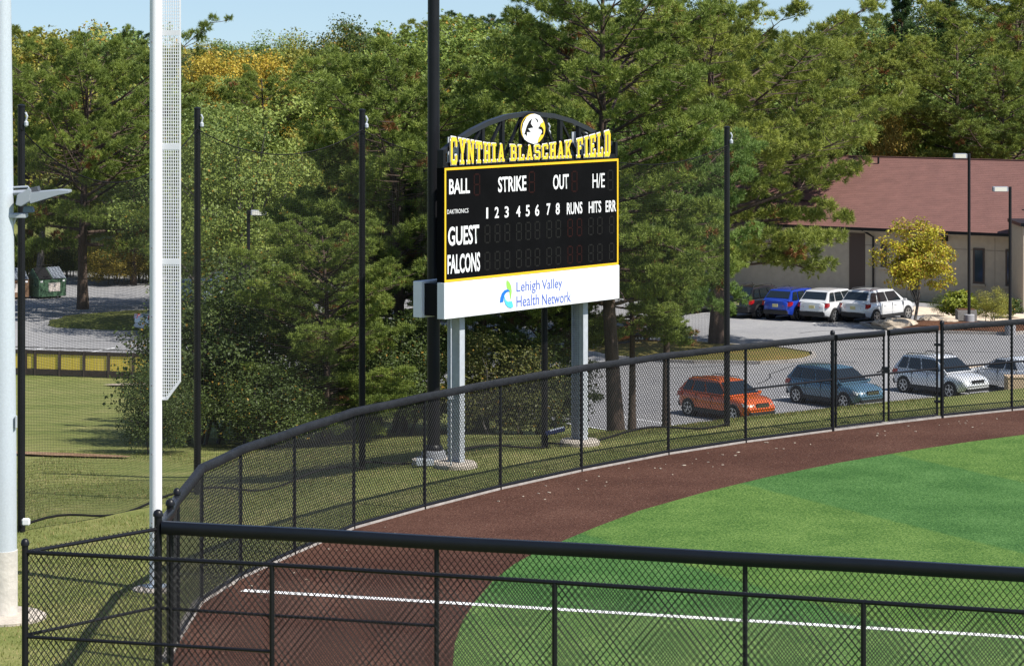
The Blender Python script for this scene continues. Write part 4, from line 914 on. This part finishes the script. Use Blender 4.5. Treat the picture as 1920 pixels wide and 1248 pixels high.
BRN = mat('dark_brown_frame', (0.07, 0.045, 0.035), 0.6); WGL = mat('window_glass', (0.03, 0.045, 0.055), 0.08, spec=0.8)
dr_ = bslab(bt(1593), bt(1622), LOT, bz(1607, 437), -0.62, -0.55).build('door', BRN, bl)
for xa_, xb_, ya_, yb_ in ((1825, 1846, 465, 531), (1886, 1904, 467, 536), (1652, 1663, 456, 500)):
    t_a, t_b = bt(xa_), bt(xb_); za, zb_ = bz(xa_, yb_), bz(xa_, ya_)
    wn = bslab(t_a, t_b, za, zb_, -0.62, -0.54).build('window', BRN, bl)
    bslab(t_a + 0.12, t_b - 0.08, za + 0.1, zb_ - 0.1, -0.54, -0.525).build('pane', WGL, wn)
    bslab(t_a - 0.08, t_b + 0.08, za - 0.12, za - 0.01, -0.6, -0.46).build('sill', WALL, wn)
for x in (1700, 1770, 1865): bslab(bt(x), bt(x) + 0.03, LOT, ZE - 0.3, -0.6, -0.592).build('wall_joint', mat('darker_tan', (0.28, 0.24, 0.19), 0.9), bl)  # joints and band in a darker tan than the wall
bslab(bt(1600), t1, ZE - 1.05, ZE - 1.0, -0.6, -0.585).build('wall_band', MATS['darker_tan'], bl)
ta = bt(1634); MB().tube([BP(ta - 0.3, ZE - 0.1, 0.08), BP(ta, ZE - 0.35, -0.2), BP(ta + 0.15, ZE - 0.55, -0.52), BP(ta + 0.15, LOT, -0.52)], 0.06, 8).build('downspout', BLKPOLE, bl, sm=True)
bslab(bt(1764), bt(1778), bz(1770, 452), bz(1770, 441), -0.6, -0.3).build('wall_lamp', BLKPOLE, bl, bevel=0.02)
q = BP(0, 0, 0); kk = (1647 - 960) / F; tv = (kk * (E0.y + 6.3) - (E0.x + 4.2)) / (0.817 + kk * 0.576)
MB().tube([BP(tv, 2.3, -7.2), BP(tv, 3.05, -7.2)], 0.06, 8).build('vent_pipe', BLKPOLE, bl, sm=True)
ws = Vector((27.45, 157.5, LOT))
wg = tag(empty('building_wing', ws), 'tan wing wall with dark coping at the right edge', 'building')
MB().box((3, 2, 2.3), (6, 4, 4.8)).build('wall', WALL, wg); MB().box((3, 1.98, 4.78), (6.3, 4.3, 0.18)).build('coping', BLKPOLE, wg); MB().box((0.5, -0.3, 5.6), (1.2, 0.5, 0.05)).build('canopy_edge', BLKPOLE, wg)

# utility box, planter, boulders
q = W(1905, 742, LOT); q.z = LOT
ub_ = tag(empty('utility_box', W(1912, 745, LOT)), 'tan utility box on the grass at the right edge, dark side in shade', 'utility box')
MB().box((0, 0, 0.42), (1.15, 0.9, 0.85)).build('cabinet', mat('tan_cabinet', (0.48, 0.36, 0.24), 0.8, var=0.1), ub_, bevel=0.02); MB().box((0, 0, 0.87), (1.2, 0.95, 0.06)).build('lid', MATS['tan_cabinet'], ub_, bevel=0.01)
pl_ = tag(empty('planter', W(1813, 612, LOT)), 'grey concrete planter box at the foot of the taller lamp post', 'planter')
MB().box((0, 0.3, 0.42), (1.0, 0.8, 0.85)).build('box', mat('planter_grey', (0.22, 0.21, 0.20), 0.9, var=0.2), pl_, bevel=0.02); MB().box((0, 0.3, 0.86), (0.86, 0.66, 0.04)).build('soil', MULCH, pl_)
STONE = mat('boulder_stone', (0.42, 0.35, 0.27), 0.95, var=0.3, scale=3, bump=0.6)
def boulder(x, y, s_, seed, label):
    r = random.Random(seed); me = bpy.data.meshes.new('boulder'); bm = bmesh.new(); bmesh.ops.create_icosphere(bm, subdivisions=2, radius=1)
    for v in bm.verts: v.co *= 1 + r.uniform(-0.16, 0.16); v.co.z *= 0.45; v.co.x *= 1.35
    bm.to_mesh(me); bm.free(); me.materials.append(STONE); o = link(bpy.data.objects.new('boulder', me)); o.location = W(x, y, LOT + 0.25); o.scale = (s_,) * 3; o.rotation_euler = (0, 0, r.uniform(0, 3)); tag(o, label, 'boulder', 'boulders in the mulch bed')
boulder(1683, 608, 0.75, 1, 'largest pale boulder in the mulch bed, left of the yellow tree'); boulder(1648, 606, 0.4, 2, 'small boulder at the left tip of the mulch bed')
boulder(1745, 601, 0.55, 3, 'boulder just right of the yellow tree trunk'); boulder(1778, 604, 0.5, 4, 'rightmost boulder of the mulch bed, by the planter')

# ------------------------------------------------------------------ trees
def nrm(a): return a / np.maximum(np.linalg.norm(a, axis=-1, keepdims=True), 1e-9)
def mesh_only(o):
    d = o.data; bpy.data.objects.remove(o); return d
def pine_data(seed, h, cb, Rr, nl, needle=0.23, kn=17, prof='round', droop=0.12, lean=(0, 0), tr=0.24, sub=11, wid=0.034, dead=0):
    r = random.Random(seed); rn = np.random.default_rng(seed); mb = MB()
    ph = r.uniform(0, 6)
    def tp(z): t = z / h; return Vector((lean[0] * t + 0.25 * math.sin(t * 3 + ph) * t, lean[1] * t + 0.2 * math.sin(t * 4 + ph * 2) * t, z))
    mb.tube([tp(h * k / 9) for k in range(10)], [tr * (1.18 if k == 0 else 1) * (1 - 0.88 * k / 9) + 0.012 for k in range(10)], 9)
    C_ = []; D_ = []; S_ = []; T_ = []
    for i in range(nl):
        t = (i + r.random() * 0.7) / nl; z = h * (cb + (0.985 - cb) * t)
        if prof == 'cone': L = Rr * (1 - t) ** 0.85 + 0.25
        elif prof == 'flat': L = Rr * (0.55 + 0.6 * math.sin(math.pi * min(1, t * 0.9 + 0.12))) * (1 if t < 0.8 else (1.25 - t) * 2.2)
        else: L = Rr * math.sqrt(max(0.03, 1 - (max(0, t - 0.35) / 0.66) ** 2)) * (0.75 + 0.5 * min(1, t * 2.5))
        L *= r.uniform(0.62, 1.12); az = i * 2.4 + r.uniform(-0.5, 0.5); d = Vector((math.cos(az), math.sin(az), 0))
        e = r.uniform(-0.12, 0.20) + 0.55 * t - (droop if t < 0.3 else 0); cu = r.uniform(0.02, 0.22) if t > 0.25 else r.uniform(-0.2, 0.12); base = tp(z)
        side = Vector((-d.y, d.x, 0)); wv = r.uniform(-0.15, 0.15)
        lp = lambda s: base + d * L * s + side * (wv * L * s * s) + Vector((0, 0, L * (e * s + cu * s * s)))
        r0 = min(0.09, 0.018 + 0.013 * L) * (1.2 - 0.6 * t)
        mb.tube([lp(k / 5) for k in range(6)], [r0 * (1 - 0.8 * k / 5) for k in range(6)], 5, cap=False)
        if r.random() < dead: continue
        # foliage sits in flattened pads along the outer limb and its side shoots, with gaps between them
        npad = max(4, int(sub * 1.25 * L / Rr)); k_ = Rr / 4.5
        for j in range(npad):
            s = 1.0 if j == 0 else 0.22 + 0.76 * (j + r.random() * 0.8) / npad; q = lp(min(1, s)); sg = 1 if j % 2 else -1
            offl = 0 if j == 0 else L * r.uniform(0.08, 0.34) * (1.2 - 0.6 * s)
            c = q + (d * 0.45 + side * sg).normalized() * offl + Vector((0, 0, offl * r.uniform(0.0, 0.35)))
            if offl > 0.2: mb.tube([q, q.lerp(c, 0.6) - Vector((0, 0, 0.03)), c], [0.024, 0.017, 0.01], 3, cap=False)
            pr = r.uniform(0.27, 0.52) * (0.75 + 0.25 * k_) * (1.15 - 0.35 * t); nt_ = int(95 * pr * pr) + 6; pt = min(0.9, max(0.05, r.gauss(0.45, 0.2))); brown = r.random() < 0.03
            for _ in range(nt_):
                v = Vector((r.gauss(0, 1), r.gauss(0, 1), r.gauss(0.25, 1))).normalized(); rad = pr * r.uniform(0.3, 0.9)
                C_.append((c.x + v.x * rad, c.y + v.y * rad, c.z + v.z * rad * 0.55 + 0.05)); D_.append((v.x, v.y, v.z * 0.8 + 0.45)); S_.append(r.uniform(0.8, 1.2)); T_.append(0.98 if brown and r.random() < 0.6 else min(0.94, max(0.02, pt + r.gauss(0, 0.09))))
    C_ = np.array(C_); D_ = nrm(np.array(D_)); S_ = np.array(S_); N = len(C_)
    tint_t = np.array(T_)
    nd = nrm(D_[:, None, :] * 0.95 + rn.normal(0, 0.55, (N, kn, 3))); ln = needle * S_[:, None] * rn.uniform(0.7, 1.1, (N, kn))
    sd = nrm(np.cross(nd, rn.normal(0, 1, (N, kn, 3)))) * wid / 2
    base = C_[:, None, :] + rn.normal(0, 0.03, (N, kn, 3)); tip = base + nd * ln[..., None]
    V = np.stack([base - sd, base + sd, tip], axis=2).reshape(-1, 3); Fc = np.arange(len(V)).reshape(-1, 3)
    tint = np.repeat(np.clip(tint_t[:, None] + np.where(tint_t[:, None] > 0.95, 0, rn.normal(0, 0.05, (N, kn))), 0, 1), 3, axis=1).ravel()
    return mesh_only(mb.build('trunk', BARK, None, sm=True)), mesh_only(obj_np('crown', V, Fc, NEEDLE, None, attr=tint))
def leaf_data(seed, h, cb, Rr, ncl, per, leaf=0.17, clr=0.55, tr=0.2, nlimb=16, squash=1.0, warmf=0.04, fill=0.35, stems=1):
    r = random.Random(seed); rn = np.random.default_rng(seed); mb = MB()
    zc = h * (1 + cb) / 2; rz = h * (1 - cb) / 2 * squash
    for s_ in range(stems):
        ox, oy = (r.uniform(-0.6, 0.6), r.uniform(-0.6, 0.6)) if stems > 1 else (0, 0)
        mb.tube([(ox * k / 6 + ox + 0.15 * math.sin(k), oy + oy * k / 6 + 0.1 * math.cos(k * 1.3), h * 0.88 * k / 6) for k in range(7)], [tr * (1 - 0.85 * k / 6) for k in range(7)], 8)
    cl = []
    off = rn.normal(0, 1, (5, 3))
    for i in range(ncl):
        v = nrm(rn.normal(0, 1, 3)); 
        if v[2] < -0.75: v[2] *= 0.4
        bump_ = 1 + 0.13 * math.sin(v @ off[0] * 3 + 1) + 0.10 * math.sin(v @ off[1] * 5) + 0.07 * math.sin(v @ off[2] * 9)
        f = (r.uniform(0.80, 1.0) if r.random() > fill else r.uniform(0.3, 0.8)) * bump_
        cl.append((v[0] * Rr * f, v[1] * Rr * f, zc + v[2] * rz * f))
    cl = np.array(cl)
    for i in range(nlimb):
        c = cl[r.randrange(len(cl))]; z0 = h * r.uniform(cb * 0.7, 0.7); z0 = min(z0, c[2] - 0.2 if c[2] > 0.5 else z0)
        a = Vector((0, 0, max(0.2, z0))); b = Vector(c); m_ = a.lerp(b, 0.5) + Vector((0, 0, -0.08 * (b - a).length))
        mb.tube([a, m_, b], [tr * 0.42, tr * 0.26, 0.012], 5, cap=False)
    n = ncl * per; cc = np.repeat(cl, per, axis=0); g = rn.normal(0, 1, (n, 3)); g = g / np.maximum(1, np.linalg.norm(g, axis=1) / 1.7)[:, None]
    C_ = cc + g * np.array([clr, clr, clr * 0.62]); C_[:, 2] = np.maximum(C_[:, 2], 0.05)
    out = nrm(C_ - np.array([0, 0, zc])); N_ = nrm(out * 0.6 + rn.normal(0, 0.7, (n, 3)) + np.array([0, 0, 0.45])); U = nrm(np.cross(N_, rn.normal(0, 1, (n, 3)))); Vv = np.cross(N_, U)
    s = leaf * rn.uniform(0.6, 1.2, n)[:, None]
    V = np.stack([C_ - U * s * 0.55, C_ - Vv * s * 0.33 + N_ * s * 0.06, C_ + U * s * 0.55, C_ + Vv * s * 0.33 + N_ * s * 0.06], axis=1).reshape(-1, 3)
    ct = np.clip(rn.normal(0.45, 0.2, ncl), 0.05, 0.9); tint = np.clip(np.repeat(ct, per) + rn.normal(0, 0.14, n), 0, 0.94); tint[rn.random(n) < warmf] = 0.98
    return mesh_only(mb.build('trunk', BARKG, None, sm=True)), mesh_only(obj_np('crown', V, np.arange(len(V)).reshape(-1, 4), LEAF, None, attr=np.repeat(tint, 4)))
LIB = {}
def lib(k):
    if k in LIB: return LIB[k]
    d = {'pineA': lambda: pine_data(11, 14, 0.22, 4.2, 46), 'pineB': lambda: pine_data(12, 15, 0.30, 4.6, 42, prof='flat'), 'pineC': lambda: pine_data(13, 15, 0.12, 3.8, 56, prof='cone'),
         'pineNear': lambda: pine_data(21, 11.5, 0.06, 4.0, 64, needle=0.18, kn=20, sub=13, wid=0.026, tr=0.22, dead=0.05), 'pineNear2': lambda: pine_data(22, 13, 0.05, 3.8, 70, needle=0.18, kn=20, sub=13, wid=0.026, prof='flat', dead=0.05),
         'pineOpen': lambda: pine_data(33, 16.5, 0.27, 5.0, 66, droop=0.05, needle=0.18, kn=20, sub=13, wid=0.028, prof='flat', lean=(-0.8, 0.4), tr=0.30, dead=0.08), 'pineWide': lambda: pine_data(41, 12.8, 0.25, 7.6, 52, droop=0.06, needle=0.22, kn=20, sub=16, wid=0.03, prof='flat', tr=0.34, dead=0.08),
         'pineMid': lambda: pine_data(23, 12, 0.44, 4.0, 52, needle=0.18, kn=20, sub=12, wid=0.026, tr=0.2), 'spruce': lambda: pine_data(51, 18, 0.05, 3.6, 90, needle=0.24, kn=14, prof='cone', sub=10, wid=0.05),
         'leafA': lambda: leaf_data(61, 13, 0.18, 4.6, 240, 110, 0.20, 0.62), 'leafB': lambda: leaf_data(62, 14, 0.25, 4.2, 210, 120, 0.22, 0.6, warmf=0.08), 'leafC': lambda: leaf_data(63, 12, 0.12, 5.2, 300, 110, 0.17, 0.5, warmf=0.02),
         'bushA': lambda: leaf_data(71, 3.4, 0.0, 1.9, 130, 90, 0.10, 0.34, tr=0.05, stems=4, warmf=0.03), 'bushB': lambda: leaf_data(72, 4.4, 0.0, 2.2, 230, 100, 0.11, 0.36, tr=0.06, stems=5, warmf=0.02),
         'small': lambda: leaf_data(81, 4.9, 0.24, 1.75, 170, 80, 0.13, 0.24, tr=0.085, nlimb=22, warmf=0.25, fill=0.55), 'tuft': lambda: leaf_data(91, 1.5, 0.0, 0.9, 60, 80, 0.16, 0.22, tr=0.02, warmf=0.02)}[k]()
    LIB[k] = d; return d
def tree(name, kind, loc, h, color, label, cat='tree', group=None, rz=None, sx=1.0):
    t, c = lib(kind); e = tag(empty(name, loc, R.uniform(0, 6.28) if rz is None else rz), label, cat, group)
    nat = {'pineA': 14, 'pineB': 15, 'pineC': 15, 'pineNear': 11.5, 'pineNear2': 13, 'pineMid': 12, 'pineOpen': 16.5, 'pineWide': 12.8, 'spruce': 18, 'leafA': 13, 'leafB': 14, 'leafC': 12, 'bushA': 3.4, 'bushB': 4.4, 'small': 4.9, 'tuft': 1.5}[kind]
    s = h / nat; e.scale = (s * sx, s * sx, s)
    link(bpy.data.objects.new('trunk', t), e); o = link(bpy.data.objects.new('crown', c), e); o.color = (*color, 1); return e
def at(x, D, z=None):
    X = (x - 960) * D / F; return Vector((X, D, gz(X, D) if z is None else z))
def hgt(loc, ytop): return CH - (ytop - YH) * loc.y / F - loc.z
PG = (0.165, 0.22, 0.046); PB = (0.140, 0.22, 0.058); PO = (0.22, 0.26, 0.052); PD = (0.06, 0.11, 0.038); LG = (0.18, 0.245, 0.052); LO = (0.25, 0.25, 0.048); LY = (0.45, 0.35, 0.055); LD = (0.068, 0.10, 0.026); LB = (0.165, 0.24, 0.075)
def T(name, kind, x, D, ytop, col, label, sx=1.0, rz=None, group=None, cat='tree', z=None):
    l = at(x, D, z); return tree(name, kind, l, hgt(l, ytop), col, label, cat, group, rz, sx)
# the pines on the bank behind the scoreboard
T('pine_tree', 'pineNear', 610, 88, 440, PG, 'dense low-branched pine left of the black light pole', 1.15, 0.4)
T('pine_tree', 'pineNear2', 750, 95, 110, PG, 'tall green pine directly behind the black light pole', 1.0, 2.0)
T('pine_tree', 'pineNear', 665, 98, 300, PG, 'pine between the third net pole and the black light pole', 0.8, 3.1)
T('pine_tree', 'pineNear2', 905, 99, 190, PG, 'pine behind the left half of the scoreboard', 0.95, 4.0)
T('pine_tree', 'pineOpen', 1155, 92, -70, PG, 'large open pine whose trunk stands right of the scoreboard', 0.92, 1.1)
T('pine_tree', 'pineMid', 1185, 97, 415, PG, 'low-hanging young pine just right of the scoreboard trunk', 1.15, 0.9)
T('pine_tree', 'pineNear', 1010, 96, 470, PG, 'short bushy pine seen below the scoreboard between its posts', 0.85, 2.6)
T('pine_tree', 'pineMid', 1250, 101, 270, PB, 'bluish green bushy pine right of the scoreboard', 0.85, 5.0)
T('pine_tree', 'pineWide', 1345, 139, 60, PO, 'wide yellow-green pine on the leafy island, limbs over the parked cars', 0.97, 0.2, z=LOT + 0.2)
T('pine_tree', 'pineWide', 155, 157, 120, PG, 'big pine with bare dark trunk on the left island', 0.85, 3.5, z=LOT + 0.3)
T('shrub', 'bushB', 300, 84, 690, LD, 'leftmost dark shrub right behind the foul pole', 0.9, cat='shrub', group='dark shrubs behind the net')
T('shrub', 'bushB', 380, 88, 560, LD, 'dark shrub behind the second net pole', 1.0, cat='shrub', group='dark shrubs behind the net')
T('shrub', 'bushB', 450, 92, 500, LD, 'tallest dark shrub, left of the low-branched pine', 1.0, cat='shrub', group='dark shrubs behind the net')
T('shrub', 'bushA', 500, 86, 690, LD, 'dark shrub at the foot of the low-branched pine', 1.2, cat='shrub', group='dark shrubs behind the net')
T('shrub', 'bushA', 930, 90, 640, (0.11, 0.12, 0.035), 'twiggy olive shrub under the scoreboard', 1.1, cat='shrub', group='shrubs under the scoreboard')
T('shrub', 'bushA', 1020, 92, 640, LD, 'dark shrub between the scoreboard posts', 1.0, cat='shrub', group='shrubs under the scoreboard')
T('shrub', 'bushB', 740, 91, 600, LD, 'dark shrub behind the base of the black light pole', 1.0, cat='shrub')
T('maple_tree', 'small', 1718, 149.5, 412, (0.40, 0.37, 0.035), 'small yellow-leaved tree in the mulch bed before the building', 1.0, 1.0, z=LOT + 0.2)
for x, D, y, c, k, lb in ((1800, 153, 548, (0.22, 0.26, 0.03), 'tuft', 'yellow-green rounded shrub by the building wall'), (1862, 152, 545, LO, 'bushA', 'large grassy green shrub by the right lamp posts'), (1765, 156, 555, LD, 'bushA', 'dark shrub between the yellow tree and the building'), (1895, 155, 560, LD, 'tuft', 'low dark shrub at the right edge by the wing wall')):
    T('shrub', k, x, D, y, c, lb, 1.0, cat='shrub', z=LOT + 0.1)
# trees round the lots
T('broadleaf_tree', 'leafC', 450, 147, 190, (0.19, 0.245, 0.06), 'round fine-leaved green tree behind the left net poles', 1.05, z=LOT)
T('broadleaf_tree', 'leafC', 370, 160, 185, (0.17, 0.235, 0.07), 'bluish green broad tree right of the foul pole', 1.0, z=LOT)
T('broadleaf_tree', 'leafC', 620, 163, 235, LO, 'olive broad tree left of the black light pole', 1.0, z=LOT)
T('maple_tree', 'leafB', 75, 178, 42, LO, 'tall green-gold maple at the upper left beside the grey pole', 1.0, z=LOT)
T('maple_tree', 'leafB', 215, 186, 45, LB, 'grey-green rounded tree top left of the foul pole', 0.9, z=LOT)
T('broadleaf_tree', 'leafB', 400, 205, 82, LY, 'golden autumn tree right of the foul pole', 0.9)
T('broadleaf_tree', 'leafB', 500, 210, 96, LY, 'second golden autumn tree, further right', 0.9)
T('broadleaf_tree', 'leafA', 570, 215, 68, LO, 'olive-gold tree on the skyline left of the dark round tree', 0.9)
T('broadleaf_tree', 'leafA', 655, 214, 42, LD, 'dark round tree on the skyline', 0.8)
T('pine_tree', 'pineA', 250, 176, 190, PG, 'pine behind the foul pole screen', 1.0, z=LOT)
HL = ['golden hedge shrub just right of the left pine trunk', "yellowish hedge shrub nearest the foul pole's left side", 'olive hedge shrub behind the left pine trunk', 'olive hedge shrub hidden behind the foul pole', 'dark hedge shrub right of the foul pole screen', 'dark hedge shrub farthest right, near the lamp post', 'dark hedge shrub right of the green dumpster', 'olive hedge shrub behind the green dumpster', 'dark hedge shrub at the left edge behind the dumpsters', 'olive hedge shrub behind the second net pole']
for lb, (x, D, y, c) in zip(HL, ((215, 176, 445, (0.24, 0.19, 0.03)), (262, 178, 430, (0.20, 0.18, 0.03)), (190, 180, 455, LO), (300, 178, 450, LO), (345, 176, 470, LD), (440, 172, 470, LD), (125, 182, 450, LD), (60, 182, 445, LO), (20, 182, 440, LD), (395, 178, 455, LO))):
    T('shrub', 'bushB', x, D, y, c, lb, 1.1, cat='shrub', group='hedge behind the left lot', z=LOT)
# pines right of the scoreboard and behind the building
T('pine_tree', 'pineB', 1060, 150, 60, PG, 'green pine behind the scoreboard arch', 1.1, z=LOT)
T('pine_tree', 'pineB', 1240, 168, 95, PO, 'yellow-green pine behind the open pine', 1.1, z=LOT)
T('pine_tree', 'pineA', 1500, 172, 110, PG, 'pine rising left of the red roof', 1.1, z=LOT)
T('pine_tree', 'pineB', 1590, 190, 70, PO, 'yellow-green pine directly behind the left end of the red roof', 1.0)
T('pine_tree', 'pineC', 1575, 215, 28, PG, 'pointed pine top on the skyline left of the spruce', 0.6)
T('spruce_tree', 'spruce', 1690, 205, -30, PD, 'dark spruce with bare left-hand twigs against the sky', 0.9)
T('pine_tree', 'pineB', 1790, 188, 70, PO, 'broad pine behind the middle of the red roof', 1.15)
T('pine_tree', 'pineA', 1880, 184, 130, PG, 'big dark green pine at the right edge behind the roof', 1.1)
T('pine_tree', 'pineB', 1900, 200, -20, PO, 'tall pine at the upper right corner', 1.2)
T('spruce_tree', 'spruce', 1775, 214, -10, PD, 'dark spruce at the top right, behind the broad pine', 1.0)
T('broadleaf_tree', 'leafB', 1675, 186, 205, (0.26, 0.20, 0.04), 'golden thin tree above the red roof', 0.6)
T('broadleaf_tree', 'leafA', 820, 190, 40, LG, 'green tree with ragged top behind the black light pole', 1.0)
T('broadleaf_tree', 'leafA', 730, 196, 60, LG, 'green tree left of the ragged one on the skyline', 0.9)
T('broadleaf_tree', 'leafB', 990, 215, 25, LB, 'grey-green tree top on the skyline above the scoreboard', 0.8)
T('broadleaf_tree', 'leafB', 930, 196, 80, LG, 'leafy green tree above the scoreboard', 0.9)
kinds = ['leafA', 'leafB', 'pineA', 'leafC', 'pineB']
k = 0
SKYL = [(0, 42), (100, 50), (250, 48), (330, 70), (420, 50), (500, 66), (580, 62), (650, 45), (740, 38), (900, 32), (1000, 18), (1100, 22), (1250, 0), (1450, 20), (1540, 58), (1610, 58), (1660, 12), (1750, -15), (1920, -15)]
for D, step, yt in ((196, 105, 60), (232, 95, 15), (270, 80, 0)):
    x = -60 + R.uniform(0, 50)
    while x < 1990:
        kd = kinds[R.randrange(5)]; cc = R.choice([LG, LO, LB, LD, LG]) if kd.startswith('leaf') else R.choice([PG, PO, PD])
        yy = interp(x, SKYL) + yt + R.uniform(0, 45)
        hue = {LG: 'green', LO: 'olive', LB: 'grey-green', LD: 'dark', PG: 'green', PO: 'yellow-green', PD: 'dark'}[cc]
        place = [w_ for lim, w_ in ((60, 'at the left edge'), (270, 'left of the foul pole'), (420, 'right of the foul pole'), (620, 'above the left net poles'), (800, 'left of the black light pole'), (960, 'above the left half of the scoreboard'), (1160, 'above the right half of the scoreboard'), (1350, 'left of the rightmost net pole'), (1520, 'right of the rightmost net pole'), (1700, 'above the left end of the red roof'), (1850, 'above the middle of the red roof'), (9999, 'at the right edge')) if x < lim][0]
        row = {196: 'front', 232: 'middle', 270: 'back'}[D]
        T('backdrop_tree', kd, x, D + R.uniform(-8, 8), yy, cc, hue + (' leafy' if kd.startswith('leaf') else ' evergreen') + ' tree, ' + row + ' of the wood, ' + place, R.uniform(0.9, 1.15), group='trees of the wood on the rise behind')
        x += step * R.uniform(0.8, 1.2); k += 1

# ------------------------------------------------------------------ short grass on the near lawn
def grass(name, n, xr, yr, keep, ln, wd, label):
    rn = np.random.default_rng(5); X = rn.uniform(*xr, n); Y = rn.uniform(*yr, n); ok = np.array([keep(x, y) for x, y in zip(X, Y)]); X = X[ok]; Y = Y[ok]; n = len(X)
    Z = np.array([gz(x, y) for x, y in zip(X, Y)]) - 0.01; q = rn.uniform(0, 6.28, n); l_ = ln * rn.uniform(0.5, 1.2, n); tilt = rn.uniform(0.1, 0.8, n)
    B = np.stack([X, Y, Z], 1); sd = np.stack([np.cos(q), np.sin(q), q * 0], 1) * wd / 2; tp = B + np.stack([-np.sin(q) * l_ * tilt, np.cos(q) * l_ * tilt, l_], 1)
    V = np.stack([B - sd, B + sd, tp], 1).reshape(-1, 3); pat = np.sin(X * 1.3 + 2) * np.sin(Y * 0.9) * 0.2
    tint = np.repeat(np.clip(rn.normal(0.45, 0.2, n) + pat, 0, 0.94), 3); tint[np.repeat(rn.random(n) < 0.14, 3)] = 0.98
    o = obj_np(name, V, np.arange(3 * n).reshape(-1, 3), foliage_mat('grass_blades', 0.3, warm=(0.40, 0.30, 0.13), warm_at=0.95), None, attr=tint); o.color = (0.15, 0.17, 0.042, 1); tag(o, label, 'grass', None, 'stuff')
def fence_x(y):
    pts = [CORNER2, CORNER] + FP
    for a, b in zip(pts, pts[1:]):
        if a.y <= y <= b.y: return a.x + (b.x - a.x) * (y - a.y) / (b.y - a.y)
    return -5.55 if y < 50 else 99
grass('grass', 170000, (-13, 12), (40, 84), lambda x, y: x < fence_x(y) - 0.35 and not (y < 46 + (x + 5.5) * -0.3 and x > -5.6), 0.06, 0.014, 'short green and straw grass blades on the near lawn')

# pale scraps and pebbles lying on the track near the fence
rs_ = random.Random(9); mb = MB(); inner = offset_poly(FP, 0.7)
for k in range(80):
    i = rs_.randrange(len(inner) - 1); q = inner[i].lerp(inner[i + 1], rs_.random()) + Vector((rs_.gauss(0, 0.5), -abs(rs_.gauss(0, 0.7)), 0.012)); g_ = rs_.uniform(0.012, 0.032)
    if k % 6 == 0: g_ *= 2
    mb.box(q, (g_ * 1.8, g_, 0.012), Matrix.Rotation(rs_.uniform(0, 3), 3, 'Z'))
tag(mb.build('track_debris', mat('pale_debris', (0.42, 0.36, 0.28), 0.9, var=0.3, scale=3)), 'pale scraps and pebbles scattered on the warning track', 'debris', None, 'stuff')

# every Empty sits at the base of what it carries
bpy.context.view_layer.update()
for o in list(COL.objects):
    if o.type == 'EMPTY' and o.parent is None and o.location.length < 1e-6 and o.children:
        lo = Vector((1e9,) * 3); hi = Vector((-1e9,) * 3)
        for c in o.children:
            for q in c.bound_box:
                for i in range(3): lo[i] = min(lo[i], q[i]); hi[i] = max(hi[i], q[i])
        b0 = Vector(((lo.x + hi.x) / 2, (lo.y + hi.y) / 2, lo.z)); o.location = b0
        for c in o.children: c.location = c.location - b0
